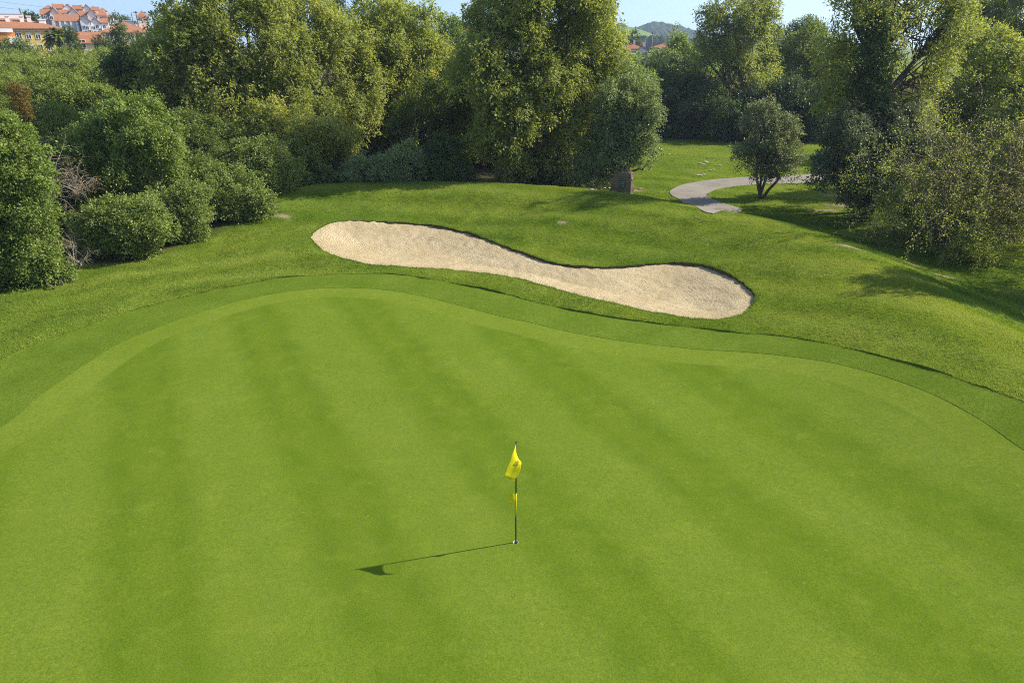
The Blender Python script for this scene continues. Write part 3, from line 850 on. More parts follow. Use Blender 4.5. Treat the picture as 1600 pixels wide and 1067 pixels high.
for i, (bx, Y, sp, lab, s, t0) in enumerate([
        (1090, 83, [(1085, 165, 32), (1100, 190, 30), (1070, 190, 24), (1090, 210, 18)], 'dark bush under the tall willow, left of its trunk', 'dark', .45),
        (1150, 81, [(1135, 185, 36), (1160, 200, 30), (1120, 205, 22), (1180, 180, 30)], 'dark bush directly behind the lone olive tree', 'dark', .4),
        (1225, 80, [(1220, 165, 38), (1245, 190, 34), (1205, 200, 26), (1235, 205, 22)], 'dark tree right of the lone olive tree in the far row', 'dark', .35),
        (1290, 80, [(1280, 160, 42), (1300, 190, 36), (1265, 200, 28)], 'dark tree between the lone olive tree and the ivy-clad trunk', 'dark', .4),
        (1020, 84, [(1015, 170, 36), (1035, 200, 24), (1000, 200, 28)], 'dark low tree behind the conical tree at the lawn edge', 'dark', .4)]):
    tree('dark_bush_tree', lab, 'tree', bx, Y, sp, s, 30 + i, group='trees of the far row beyond the lawn', trunk_r=.2, cr=.95, leaf=.26, lai=1.6, tone0=t0)
tree('far_green_tree', 'mid-green tree with a flat top right of the tall willow in the far row', 'tree', 1245, 90,
     [(1225, 95, 36), (1265, 90, 34), (1250, 130, 44), (1295, 100, 30), (1290, 135, 36)], 'elm', 36, trunk_r=.35, cr=1.1, leaf=.27, lai=1.7, tone0=.3)
tree('lobed_tree', 'distant lumpy bright green treetop standing up against the sky right of centre', 'tree', 1257, 118,
     [(1240, 58, 12), (1256, 45, 13), (1272, 48, 13), (1262, 65, 18), (1245, 72, 16), (1258, 100, 30)], 'lush', 37, trunk_r=.3, cr=.9, leaf=.3, lai=2.0, tone0=.35, gap=.1)
# lone olive
tree('olive_tree', 'lone grey-green olive tree with several thin trunks beside the concrete path', 'tree', 1189, 48.5,
     [(1196, 182, 16, 0, 1.2), (1208, 192, 15), (1172, 195, 16, 0, 1.2), (1224, 195, 12, 0, 1.3), (1240, 205, 8, 0, 1.4), (1195, 215, 26), (1165, 222, 17), (1232, 222, 15), (1215, 222, 18), (1158, 242, 12), (1180, 245, 19), (1205, 248, 20), (1232, 245, 13), (1222, 264, 12), (1190, 268, 12), (1204, 278, 9)],
     'olive', 40, trunk_r=.16, stems=4, fork=.45, cr=.5, sub=.2, leaf=.12, lai=1.3, tone0=.58, gap=.48, upright=.9, droop=.1, show=8)

# --- right side
tree('ivy_clad_tree', 'tall airy tree on the right with an ivy-dark trunk and fine rising branches', 'tree', 1366, 44,
     [(1400, 0, 75, 1), (1330, 30, 50, 1), (1460, 60, 62, 1), (1320, 110, 40, 1), (1330, 170, 38, 1), (1440, 120, 55, 2), (1500, 20, 40, 2), (1410, 160, 46, 2), (1350, -20, 50)],
     'willow', 41, trunk_r=.24, fork=.7, cr=.8, leaf=.16, lai=.85, tone0=.5, gap=.46, show=30, upright=.8)
ivy = tree('ivy', 'dark ivy climbing the trunk of the tall airy tree on the right', 'ivy', 1366, 43.4,
     [(1368, 45, 13, 0, 1.6), (1366, 85, 18, 0, 1.5), (1362, 130, 20, 0, 1.4), (1366, 175, 22, 0, 1.4), (1374, 215, 24, 0)], 'dark', 42, trunk_r=.1, cr=.45, leaf=.14, lai=1.9, tone0=.45, gap=.15)
tree('holm_oak', 'dark low-branching oak with grey-green tips at the right of the path', 'tree', 1356, 42,
     [(1330, 222, 40), (1295, 235, 24), (1380, 235, 45, .5), (1395, 200, 34, 1), (1340, 270, 38), (1375, 280, 36), (1415, 240, 34, 1), (1350, 305, 24), (1300, 262, 18), (1420, 200, 26, 1.5)],
     'olive', 43, trunk_r=.2, cr=.6, leaf=.13, lai=2.0, tone0=.22, gap=.32)
tree('round_light_tree', 'light green rounded tree on the right, in front of the dark treetops', 'tree', 1520, 52,
     [(1530, 100, 48), (1570, 115, 42), (1490, 120, 38), (1525, 150, 46), (1580, 160, 36), (1470, 160, 34), (1430, 175, 34), (1455, 205, 32), (1500, 215, 44), (1560, 220, 50), (1450, 260, 36), (1520, 280, 46), (1600, 270, 50)], 'elm', 44, trunk_r=.3, cr=.8, leaf=.16, lai=1.5, tone0=.6, gap=.38)
tree('corner_dark_tree', 'dark-sided green tree filling the upper right corner', 'tree', 1570, 70,
     [(1560, 30, 48), (1600, 50, 55), (1520, 45, 38), (1625, 20, 60), (1560, 80, 50, 1), (1610, 100, 50, 1)], 'elm', 45, trunk_r=.4, cr=1.1, leaf=.22, lai=1.8, tone0=.32)
tree('leafy_back_tree', 'mid-green tree behind the round light tree, below the corner tree', 'tree', 1625, 58,
     [(1610, 130, 40), (1640, 160, 50), (1600, 190, 44), (1660, 110, 40)], 'elm', 46, trunk_r=.25, cr=.9, leaf=.2, lai=1.5, tone0=.4)
twiggy('pomegranate_bush', 'big twiggy bush with small yellow-green leaves at the right edge of the rough', 'bush', 1495, 36, 8.2, .8, 50, m_brown_twig, 48, 'willow', 36000, leaf=.095, r0=.05, drop=.35)
twiggy('bramble_bush', 'brown twiggy bush with sparse leaves touching the right edge of the photo', 'bush', 1590, 37, 9.5, .6, 51, m_brown_twig, 42, 'willow', 16000, leaf=.095, r0=.05)
twiggy('low_bramble', 'low leafy bramble under the twiggy bushes at the right', 'bush', 1545, 33.2, 2.2, 1.5, 52, m_brown_twig, 20, 'elm', 14000, leaf=.09, r0=.02)
shrubby('ground_shrub', 'low bright green shrub at the foot of the twiggy bush', 'shrub', 1425, 37.5, [(1420, 322, 20, 0, .6), (1450, 330, 18, 0, .6), (1395, 318, 14, 0, .6)], 'fresh', 53, lai=1.1)
# a tree just outside the frame, whose shadow falls on the slope
tree('shade_tree', 'tree beyond the right edge whose shadow falls across the grass slope', 'tree', 1830, 27.9,
     [(1800, 235, 95, 0), (1890, 220, 95, 1), (1830, 160, 80, 0), (1775, 320, 50)], 'elm', 54, trunk_r=.25, cr=.8, leaf=.2, lai=1.5)
tree('shade_tree', 'second tree beyond the right edge, behind the twiggy bushes', 'tree', 1760, 40,
     [(1740, 110, 90, 0), (1820, 130, 90, 1), (1700, 190, 60, 0)], 'elm', 55, trunk_r=.25, cr=.9, leaf=.2, lai=1.5)

# --- shrubs along the foot of the trees
SH = [
    ('laurel_shrub', 'small pale green shrub at the foot of the yellow-leaved tree', 560, 46, [(555, 278, 24), (535, 285, 16), (580, 275, 20)], 'silver', .5),
    ('laurel_shrub', 'pale green shrub, tallest of the small ones left of the dark gap', 610, 46, [(610, 268, 26), (632, 262, 24), (640, 240, 16), (600, 284, 16), (625, 284, 14)], 'silver', .5),
    ('laurel_shrub', 'dim grey-green shrub left of the black gap under the trees', 690, 47, [(688, 262, 30), (715, 272, 22), (670, 272, 22), (690, 235, 22, 1)], 'dark', .5),
    ('laurel_shrub', 'dark shrub under the big tree, left of the small pale shrubs', 500, 47.5, [(500, 280, 24), (475, 275, 22), (520, 270, 20)], 'dark', .5),
    ('mastic_shrub', 'rounded green shrub at the top end of the left hedge, nearest the bunker', 440, 42.5, [(420, 262, 32), (450, 280, 24), (395, 258, 26), (400, 285, 30), (445, 300, 16), (372, 250, 20)], 'mastic', .5),
    ('mastic_shrub', 'green shrub in the middle of the left hedge, above the bare patch', 360, 37.5, [(350, 305, 38), (385, 310, 28), (325, 300, 28), (370, 335, 28), (405, 330, 20), (335, 335, 30), (400, 350, 12)], 'mastic', .42),
    ('mastic_shrub', 'bushy green shrub at the lower end of the left hedge, by the dark hollow', 190, 31.5, [(165, 355, 36), (205, 350, 34), (150, 382, 26), (195, 385, 28), (225, 375, 22), (240, 345, 24)], 'mastic', .55),
    ('mastic_shrub', 'green shrub between the lower and middle shrubs of the left hedge', 275, 34, [(268, 345, 34), (295, 355, 26), (255, 372, 24), (285, 378, 18), (300, 325, 26)], 'mastic', .45),
    ('dome_shrub', 'biggest dome-shaped bright green shrub in the left thicket', 215, 37, [(225, 215, 44), (185, 225, 40), (255, 240, 34), (215, 260, 46), (255, 280, 36), (170, 270, 40), (200, 190, 28), (205, 310, 40), (150, 300, 30)], 'lush', .48),
    ('fig_tree', 'bright green leafy tree cut off by the left edge, above the grass', 15, 27.5, [(5, 235, 42), (35, 275, 34), (10, 310, 48), (45, 335, 30), (15, 375, 50), (60, 385, 26), (-10, 420, 44), (30, 415, 34), (-40, 300, 60)], 'lush', .5),
    ('weed_shrub', 'small fresh green shrub on the grass edge at the far left', 66, 27.6, [(58, 430, 18, 0, .8), (75, 432, 15, 0, .8), (92, 422, 16, .6, .8), (40, 434, 16)], 'lush', .5),
    ('backing_shrub', 'dark green shrub in the shade between the dome-shaped shrub and the huge tree', 310, 43, [(310, 235, 30), (290, 260, 26), (335, 255, 28), (345, 225, 30, 2), (300, 205, 24, 2)], 'mastic', .2),
]
for i, (nm, lab, bx, Y, sp, s, t0) in enumerate(SH):
    sp = [(q[0], q[1] - .04 * q[2], q[2] * 1.14, *q[3:]) for q in sp]
    shrubby(nm, lab, 'shrub' if 'shrub' in nm else 'tree', bx, Y, sp, s, 60 + i, cr=.42 if Y > 35 else .36, leaf=.11 if Y > 35 else .095, lai=1.7, tone0=t0, gap=.25, wr=.6)

shrubby('filler_shrub', 'green shrub bridging the dome-shaped shrub and the hedge below it', 'shrub', 300, 38.5, [(290, 285, 34), (320, 270, 28), (270, 300, 30), (255, 325, 26)], 'mastic', 87, tone0=.4, lai=1.6, cr=.42, leaf=.11, wr=.6)
shrubby('filler_shrub', 'leafy shrub filling the left hedge behind the dark hollow', 'shrub', 130, 36, [(128, 285, 28), (125, 250, 28), (150, 330, 28), (118, 225, 26, 1)], 'mastic', 88, tone0=.38, lai=1.5, cr=.42, leaf=.11, wr=.6)
shrubby('filler_shrub', 'green shrub between the top of the hedge and the huge tree', 'shrub', 455, 45.5, [(430, 255, 26), (470, 262, 26), (490, 285, 20), (455, 240, 22)], 'mastic', 89, tone0=.35, lai=1.6, cr=.45, leaf=.12, wr=.6)
# --- dead and bare bushes
twiggy('dead_bush', 'grey bare dead bush above the dark hollow in the left thicket', 'bush', 72, 33, 2.6, .9, 80, m_twig, 14, r0=.03, zoff=2.0)
twiggy('dead_bush', 'brownish dead bush beside the dome-shaped shrub', 'bush', 122, 33.5, 1.7, .9, 81, m_twig, 10, 'rust', 300, r0=.02, zoff=2.3)
twiggy('dead_bush', 'bare twigs low in the dark hollow of the left thicket', 'bush', 88, 29.5, 1.7, 1.0, 82, m_twig, 9, r0=.022, zoff=.2)
twiggy('dead_bush', 'brown bare bush below the yellow-leaved tree', 'bush', 575, 47.5, 3.2, .8, 83, m_brown_twig, 16, r0=.025)
twiggy('dead_bush', 'grey leafless bush in the shade below the olive-green tree', 'bush', 640, 49, 4.2, .8, 84, m_twig, 16, r0=.028)
twiggy('bare_shoots', 'bare rising twigs in the pale treetop left of the dead bush', 'bush', 40, 41, 3.2, .5, 85, m_twig, 8, 'rust', 1500, r0=.02, zoff=2.2)
shrubby('hollow_shrub', 'dark shrub deep inside the hollow of the left thicket', 'shrub', 85, 36, [(90, 270, 40), (110, 310, 40), (70, 330, 44), (95, 370, 40, -1.5)], 'dark', 86, tone0=.2, lai=1.5, cr=.6, leaf=.16)

# --- the fluffy canopy on the left slope
rows = [  # y px, distance, r px, xs, phrase
    (97, 92, 18, (18, 62, 108, 158, 205, 245), 'in the back row under the houses'),
    (111, 80, 22, (-8, 38, 84, 130, 176, 222), 'in the second row from the houses'),
    (133, 68, 28, (12, 62, 112, 158), 'in the left canopy, middle row'),
    (160, 58, 34, (-12, 42, 100, 152), 'in the left canopy, fourth row'),
    (198, 48, 38, (-25, 30, 88, 150), 'in the left canopy, nearest row')]
ords = ['first', 'second', 'third', 'fourth', 'fifth', 'sixth']
for ri, (py, Y, r, xs, ph) in enumerate(rows):
    for k, px in enumerate(xs):
        g = np.random.default_rng(700 + ri * 10 + k)
        sp = [(px + g.normal(0, 4), py + g.normal(0, 3), r, 0, .8)]
        for q in range(4):
            sp.append((px + g.uniform(-1, 1) * r, py + g.uniform(-.2, 1.3) * r, r * g.uniform(.5, .8), g.uniform(-1.5, 1), .85))
        tree('bushy_pine', 'light green bushy tree, %s from the left %s' % (ords[k], ph), 'tree', px, Y, sp, 'pine', 100 + ri * 10 + k,
             group='light green trees of the left slope', trunk_r=.12, cr=.62, leaf=.13 + .0012 * (Y - 40), wr=.45, lai=1.5, tone0=.52 + g.normal(0, .05), gap=.3, upright=.9, droop=.1, show=3)
tree('dark_conifer', 'dark conifer with rust-coloured tips left of the huge tree', 'tree', 205, 50,
     [(200, 125, 30), (225, 135, 28), (190, 150, 28), (215, 165, 34), (240, 175, 30), (235, 115, 24)], 'dark', 160, trunk_r=.2, cr=.7, leaf=.16, lai=1.5, tone0=.42, upright=1.0)
tree('rusty_tree', 'rust-tipped treetop above the dark conifer on the left', 'tree', 205, 53, [(190, 108, 18), (212, 100, 16), (232, 98, 15), (205, 120, 24)], 'rust', 161, trunk_r=.1, cr=.5, leaf=.15, lai=1.3, tone0=.35, upright=1.2)
tree('rusty_tree', 'small orange-brown dying treetop at the far left', 'tree', 32, 45, [(30, 150, 12, 0, 1.6), (38, 172, 9, 0, 1.3)], 'rust', 162, trunk_r=.08, cr=.35, leaf=.10, lai=.55, tone0=.35, upright=1.4)
# trees around the houses
tree('dark_pine', 'dark tree in front of the orange wall at the left edge', 'tree', 8, 104, [(2, 82, 14), (24, 86, 12), (44, 84, 12), (-15, 78, 14)], 'dark', 163, trunk_r=.2, cr=.9, leaf=.26, lai=1.8, tone0=.8)
tree('cypress', 'dark slanting cypress right of the palm tree', 'tree', 112, 110, [(108, 58, 7, 0, 1.8), (112, 70, 10, 0, 1.5), (120, 78, 10, 0, 1.3)], 'dark', 164, trunk_r=.15, cr=.6, leaf=.24, lai=2.2, tone0=.45, upright=1.4)
tree('spruce_tree', 'dark broad conifer in front of the orange roof', 'tree', 187, 112, [(187, 44, 4, 0, 1.8), (186, 54, 7), (190, 63, 9), (180, 66, 9), (186, 76, 13)], 'dark', 165, trunk_r=.2, cr=.7, leaf=.25, lai=1.9, tone0=.62)
tree('spruce_tree', 'small dark conifer left of the broad one, below the white flats', 'tree', 162, 108, [(160, 64, 4, 0, 1.5), (160, 74, 8), (168, 78, 8)], 'dark', 166, trunk_r=.15, cr=.6, leaf=.24, lai=2, tone0=.5)
tree('spruce_tree', 'dark conifer touching the left side of the huge tree', 'tree', 228, 96, [(232, 54, 6, 0, 1.6), (230, 68, 11), (243, 64, 11), (220, 80, 12), (236, 84, 16)], 'dark', 167, trunk_r=.2, cr=.7, leaf=.25, lai=1.9, tone0=.6)
tree('garden_bush', 'yellow-green bush crowning the left shoulder of the huge tree', 'tree', 252, 64, [(258, 34, 12), (265, 42, 13), (255, 50, 11), (268, 22, 10)], 'willow', 168, trunk_r=.12, cr=.6, leaf=.2, lai=1.5, tone0=.6)
tree('umbrella_pine', 'dark distant umbrella pine peeking between the two big left trees', 'tree', 522, 120, [(515, 16, 10, 0, .6), (530, 14, 10, 0, .6), (522, 19, 12, 0, .5)], 'dark', 169, trunk_r=.2, cr=.7, leaf=.3, lai=2.2, tone0=.4)
tree('umbrella_pine', 'dark distant pine above the red roofs in front of the wooded hill', 'tree', 992, 190, [(990, 64, 9, 0, .9), (1000, 66, 7, 0, .8), (983, 68, 6), (992, 58, 5)], 'dark', 170, trunk_r=.25, cr=1.1, leaf=.5, lai=2.2, tone0=.4)
tree('distant_tree', 'dark distant tree behind the yellow building roof', 'tree', 50, 170, [(50, 29, 6, 0, .8), (55, 31, 4), (42, 31, 4)], 'dark', 171, trunk_r=.25, cr=.9, leaf=.45, lai=2.2, tone0=.4)
tree('distant_tree', 'hazy green trees right of the white flats', 'tree', 188, 220, [(186, 36, 6), (194, 36, 5), (190, 44, 8)], 'dark', 172, trunk_r=.25, cr=1.2, leaf=.6, lai=2.0, tone0=.6)
tree('distant_tree', 'dark distant tree beside the utility pole left of the central tree', 'tree', 704, 150, [(702, 49, 5), (714, 47, 4), (722, 46, 5), (735, 45, 6)], 'dark', 173, trunk_r=.25, cr=.9, leaf=.45, lai=2.0, tone0=.5)
print('leaves', LEAFN[0])

# palm
def palm(px, py, Y, R, label, seed):
    g = np.random.default_rng(seed); c = at(px, py, Y); gz = float(base_h(np.array([c[0]]), np.array([c[1]]))[0])
    root = empty('palm_tree', (c[0], c[1], gz)); tag(root, label, 'palm tree')
    h = c[2] - gz; T = Tubes(); T.add([(0, 0, -.2), (0.1, 0, h * .5), (0, 0, h)], [.35, .28, .32], 8); T.build('trunk', m_bark, root)
    P, A, Nn = [], [], []
    for k in range(60):
        a = g.uniform(0, 2 * math.pi); e = g.uniform(-.5, 1.3); L = R * g.uniform(.8, 1.1)
        d = np.array([math.cos(a) * math.cos(e), math.sin(a) * math.cos(e), math.sin(e)])
        for s in np.linspace(.1, 1, 26):
            p = np.array([0, 0, h]) + d * L * s; p[2] -= .45 * L * s * s
            t = unit(d + np.array([0, 0, -.9 * s])); side = unit(np.cross(t, [0, 0, 1.]))
            for sg in (-1, 1):
                P.append(p); A.append(unit(side * sg + t * .8 + np.array([0, 0, .2]))); Nn.append(unit(np.cross(t, side) + g.normal(0, .2, 3)))
    P, A, Nn = map(np.array, (P, A, Nn)); Nn = unit(Nn - A * (Nn * A).sum(1)[:, None]); n = len(P)
    leaves_mesh('fronds', P, A, Nn, np.full(n, R * .28), np.full(n, .13), np.clip(g.normal(.42, .12, n), 0, 1), LM['mastic'], root)
palm(90, 58, 112, 2.0, 'palm tree in front of the yellow building', 180)

# ------------------------------------------------------------------ flagstick and cup
hx, hy = float(hole_c[0]), float(hole_c[1]); hz = float(base_h(np.array([hx]), np.array([hy]))[0])
def revolve(name, prof, mat, parent, n=28, closed=False):
    V = [(r * math.cos(2 * math.pi * k / n), r * math.sin(2 * math.pi * k / n), z_) for r, z_ in prof for k in range(n)]
    F_ = [(i * n + k, i * n + (k + 1) % n, (i + 1) * n + (k + 1) % n, (i + 1) * n + k) for i in range(len(prof) - 1) for k in range(n)]
    if prof[0][0] > 0 and closed: F_.append(tuple(range(n))[::-1]); F_.append(tuple((len(prof) - 1) * n + k for k in range(n)))
    return mesh_from(name, V, faces=F_, mat=mat, parent=parent, smooth_=True)
m_white = plain('white_plastic', (.80, .80, .78), .35, .4, .03)
m_soil = plain('cup_soil', (.05, .035, .02), .95, .1, .3, 30)
m_black = plain('black_paint', (.010, .010, .011), .6, .2, .1)
m_ypole = plain('yellow_paint', (.62, .50, .02), .4, .5, .06)
cup = empty('golf_hole', (hx, hy, hz)); tag(cup, 'white-lined cup sunk in the green at the foot of the flagstick', 'golf hole')
revolve('cup', [(HR - .0015, -.004), (HR - .0015, -.13)], m_white, cup)
revolve('cup_bottom', [(HR - .0015, -.131), (.02, -.135), (.0, -.135)], m_soil, cup)
revolve('cup_rim', [(HR - .001, -.001), (HR + .001, .0012), (HR + .0012, -.02)], m_white, cup)
fs = empty('flagstick', (hx, hy, hz)); tag(fs, 'black and yellow flagstick with a hanging yellow flag, standing in the hole', 'golf flag')
PR = .0125
revolve('lower_pole', [(PR, -.13), (PR, .63)], m_black, fs, 14, True)
revolve('yellow_band', [(PR + .0008, .63), (PR + .0008, 1.15)], m_ypole, fs, 14, True)
revolve('upper_pole', [(PR, 1.15), (PR * .8, 2.25)], m_black, fs, 14, True)
revolve('tip', [(.004, 2.25), (.013, 2.262), (.012, 2.28), (.0, 2.29)], m_black, fs, 14)
revolve('ferrule', [(PR + .006, -.128), (PR + .006, -.02), (PR, .01)], m_black, fs, 14)
# cloth
m_flag = bpy.data.materials.new('flag_cloth'); m_flag.use_nodes = True; nt = m_flag.node_tree; bs = nt.nodes['Principled BSDF']
c = ramp(nt, noise(nt, 9, 4), [(.3, (.80, .74, .008)), (.7, (.88, .82, .012))]); nt.links.new(c, bs.inputs['Base Color'])
bs.inputs['Roughness'].default_value = .6; bs.inputs['Specular IOR Level'].default_value = .25
tr = N(nt, 'ShaderNodeBsdfTranslucent'); nt.links.new(c, tr.inputs[0]); ms = N(nt, 'ShaderNodeMixShader'); ms.inputs[0].default_value = .45
nt.links.new(bs.outputs[0], ms.inputs[1]); nt.links.new(tr.outputs[0], ms.inputs[2]); nt.links.new(ms.outputs[0], nt.nodes['Material Output'].inputs[0])
def cloth(u, v):
    """u along the fly 0 (pole) .. 1, v from the top edge down; the cloth streams softly towards the camera and sags"""
    A_, D_ = np.array((0, -.013, 2.24)), np.array((-.215, -.34, 1.76))
    B_, C_, E_p = np.array((0, -.013, 1.90)), np.array((.095, -.20, 1.92)), np.array((-.03, -.33, 1.66))
    top = A_ + (D_ - A_) * u
    bot = B_ * (1 - u) * (1 - 2 * u) + C_ * 4 * u * (1 - u) + E_p * u * (2 * u - 1)
    p = top * (1 - v) + bot * v
    w_ = math.sin(u * 15 + v * 2.5) * .009 * u + math.sin(v * 11 + u * 4) * .006 * u
    return (p[0] + w_ * .9, p[1] + w_ * .5, p[2] - .01 * math.sin(u * 9) * u * v)
nu, nv = 40, 36
Vf = [cloth(i / nu, j / nv) for j in range(nv + 1) for i in range(nu + 1)]
Ff = [(j * (nu + 1) + i, j * (nu + 1) + i + 1, (j + 1) * (nu + 1) + i + 1, (j + 1) * (nu + 1) + i) for j in range(nv) for i in range(nu)
      if not (i == nu - 1 and (j * 7919) % 5 in (1, 3))]
flag = mesh_from('flag', Vf, faces=Ff, mat=m_flag, parent=fs, smooth_=True)
so = flag.modifiers.new('thickness', 'SOLIDIFY'); so.thickness = .0012
# the small dark emblem printed on the cloth: a swirl of short strokes
m_print = plain('emblem_ink', (.20, .14, .02), .6, .2, .1)
E_ = Tubes()
def on_cloth(u, v):
    p = np.array(cloth(u, v)); e = 1e-3
    a_ = np.array(cloth(u + e, v)) - p; b_ = np.array(cloth(u, v + e)) - p
    n_ = np.cross(a_, b_); n_ /= np.linalg.norm(n_) + 1e-12
    if n_[1] > 0: n_ = -n_
    return p + n_ * .003
U0 = -.06
for st_ in ([(.46, .50), (.52, .46), (.60, .50), (.62, .57), (.54, .62), (.48, .58), (.52, .54)], [(.40, .66), (.48, .70), (.58, .68), (.66, .64)],
            [(.44, .60), (.42, .66), (.46, .74)], [(.56, .44), (.60, .40), (.64, .44)], [(.60, .70), (.56, .76), (.50, .78)]):
    E_.add(np.array([on_cloth(a, b) for a, b in st_]), np.full(len(st_), .0032), 5)
E_.build('emblem', m_print, flag)
# the little hole-position flag lower down
mf_ = []
nuu = 20
for j in range(9):
    v = j / 8
    for i in range(nuu):
        a = 2 * math.pi * i / nuu
        r = .018 + v * .045 * (1.0 + .25 * math.cos(a - 2.4))
        mf_.append((-.072 + r * 1.0 * math.cos(a) * .9 + .02 * math.sin(a), -.030 - .02 * math.sin(a * 2) * v, 1.03 + r * 1.75 * math.sin(a) - .35 * (r * math.cos(a)) + .01))
Fm = [(j * nuu + i, j * nuu + (i + 1) % nuu, (j + 1) * nuu + (i + 1) % nuu, (j + 1) * nuu + i) for j in range(8) for i in range(nuu)]
mfo = mesh_from('small_flag', mf_, faces=Fm, mat=m_flag, parent=fs, smooth_=True)
so = mfo.modifiers.new('thickness', 'SOLIDIFY'); so.thickness = .0015

# ------------------------------------------------------------------ stone marker
mp = ground(972, 299); Ym = 45.2
mb = at(972, 299, Ym); mz = float(base_h(np.array([mb[0]]), np.array([Ym]))[0])
m_stone, nt, bs = M('marker_stone', .9, .15)
f1, f2 = noise(nt, 2.5, 6, .65), noise(nt, 14, 5, .7)
c = ramp(nt, f1, [(.3, (.12, .09, .062)), (.7, (.25, .19, .13))]); c = mix(nt, .6, c, ramp(nt, f2, [(.3, (.6, .6, .6)), (.7, (1.15, 1.15, 1.15))]), 'MULTIPLY')
nt.links.new(c, bs.inputs['Base Color']); bump(nt, bs, mth(nt, 'ADD', f1, f2), .9, .06)
root = empty('stone_marker', (mb[0], Ym, mz), -.42); root.scale = (1.16, 1.1, 1.22); tag(root, 'upright brown stone slab with a small dark plaque at the foot of the conical tree', 'stone marker')
g = np.random.default_rng(5)
nx_, nz_ = 14, 16
out = [(-.62, -.05), (-.60, .5), (-.56, 1.0), (-.40, 1.28), (.0, 1.36), (.30, 1.44), (.50, 1.40), (.55, 1.0), (.58, .5), (.54, -.05)]
Vs, Fs = [], []
n = len(out)
def subd(o_, k=4):
    r = []
    for i in range(len(o_)):
        a, b = np.array(o_[i]), np.array(o_[(i + 1) % len(o_)])
        for j in range(k): r.append(a + (b - a) * j / k)
    return np.array(r)
O = subd(out); n = len(O); cen = O.mean(0)
lay = [(-.325, .0), (-.33, .55), (-.325, .93), (-.29, .99), (-.12, 1.0), (.02, 1.02), (.16, 1.0), (.30, .95)]
for y_, s_ in lay:
    for p in O:
        q = cen + (p - cen) * s_
        jx, jz = g.normal(0, .022 if y_ > -.28 else .006, 2)
        Vs.append((q[0] + jx, y_ + g.normal(0, .02 if y_ > -.28 else .004), q[1] + jz))
for a in range(len(lay) - 1):
    for i in range(n): Fs.append((a * n + i, a * n + (i + 1) % n, (a + 1) * n + (i + 1) % n, (a + 1) * n + i))
Fs.append(tuple((len(lay) - 1) * n + i for i in range(n)))
mesh_from('slab', Vs, faces=Fs, mat=m_stone, parent=root)
B = Boxes(); B.box(-.06, .24, -.352, -.334, .62, 1.02)
m_plq = plain('plaque_metal', (.02, .045, .035), .4, .5, .2)
pq = B.build('plaque', m_plq, root)
m_let = plain('plaque_lettering', (.30, .36, .30), .6, .3, .1)
B = Boxes()   # worn raised marks: a top rule, two short words, a curved stroke below
for x0, x1, z0, z1 in ((-.03, .05, .93, .955), (.09, .21, .93, .955), (-.02, .01, .80, .88), (-.02, .05, .80, .82), (.08, .12, .80, .86), (.14, .20, .82, .845), (-.01, .05, .68, .70), (.05, .16, .70, .72), (.14, .17, .72, .76)):
    B = Boxes(); B.box(x0, x1, -.358, -.353, z0, z1); B.build('mark', m_let, pq)


# ------------------------------------------------------------------ pale chips and leaves lying on the far lawn
m_chip = plain('pale_chip', (.42, .38, .28), .9, .1, .2, 20)
chips = [(1000, 297), (931, 298), (938, 297), (945, 296), (925, 299), (951, 296), (1045, 242), (1033, 236), (1093, 257), (1099, 258), (1102, 254), (1110, 268), (1095, 275), (1100, 274), (1114, 267), (1091, 275), (1125, 260), (1104, 255)]
for i, (px, py) in enumerate(chips):
    p = ground(px, py); z_ = float(rough_h(np.array([p[0]]), np.array([p[1]]))[0])
    V = []; gg = np.random.default_rng(900 + i); k = 7
    for zz, s in ((0, .8), (.05, 1), (.09, .55)):
        for j in range(k):
            a = 2 * math.pi * j / k; r = .13 * s * gg.uniform(.7, 1.2)
            V.append((r * 1.5 * math.cos(a), r * math.sin(a), zz))
    F_ = [(l * k + j, l * k + (j + 1) % k, (l + 1) * k + (j + 1) % k, (l + 1) * k + j) for l in range(2) for j in range(k)] + [tuple(range(2 * k, 3 * k))]
    o = mesh_from('pale_stone', V, faces=F_, mat=m_chip); o.location = (p[0], p[1], z_)
    if i in (1, 2, 3, 4, 5): tag(o, 'one of the pale stones in the shade left of the stone marker', 'stone', 'pale stones beside the stone marker')
    elif i == 0: tag(o, 'single pale stone on the bare earth at the right foot of the marker', 'stone')
    else: tag(o, 'pale chip on the sunlit lawn beyond the path, %s' % ('far back near the shade' if py < 250 else 'close to the path edge' if py > 265 else 'in the middle group'), 'stone', 'pale chips on the far lawn')

# ------------------------------------------------------------------ houses of the town
m_tile, nt, bs = M('roof_tile', .85, .15)
c = ramp(nt, noise(nt, 1.2, 6, .7), [(.25, (.27, .115, .062)), (.75, (.42, .20, .11))])
tcx = N(nt, 'ShaderNodeTexCoord').outputs['Object']
wv = N(nt, 'ShaderNodeTexWave'); wv.inputs['Scale'].default_value = 1.6; nt.links.new(tcx, wv.inputs['Vector'])
c = mix(nt, .35, c, ramp(nt, wv.outputs['Fac'], [(0, (.6, .6, .6)), (1, (1.1, 1.1, 1.1))]), 'MULTIPLY')
nt.links.new(c, bs.inputs['Base Color'])
m_yel = plain('yellow_render', (.62, .47, .13), .9, .1, .06, .4)
m_cream = plain('cream_render', (.66, .58, .36), .9, .1, .06, .4)
m_whit = plain('white_render', (.78, .76, .74), .9, .1, .05, .4)
m_lil = plain('grey_render', (.50, .49, .52), .9, .1, .06, .4)
m_oran = plain('orange_render', (.62, .23, .06), .9, .1, .06, .4)
m_pinkw = plain('pink_render', (.62, .44, .36), .9, .1, .08, .4)
m_glass = plain('window_glass', (.035, .04, .05), .15, .6, .3, 2)
m_metal = plain('pole_metal', (.12, .11, .11), .6, .4, .2)

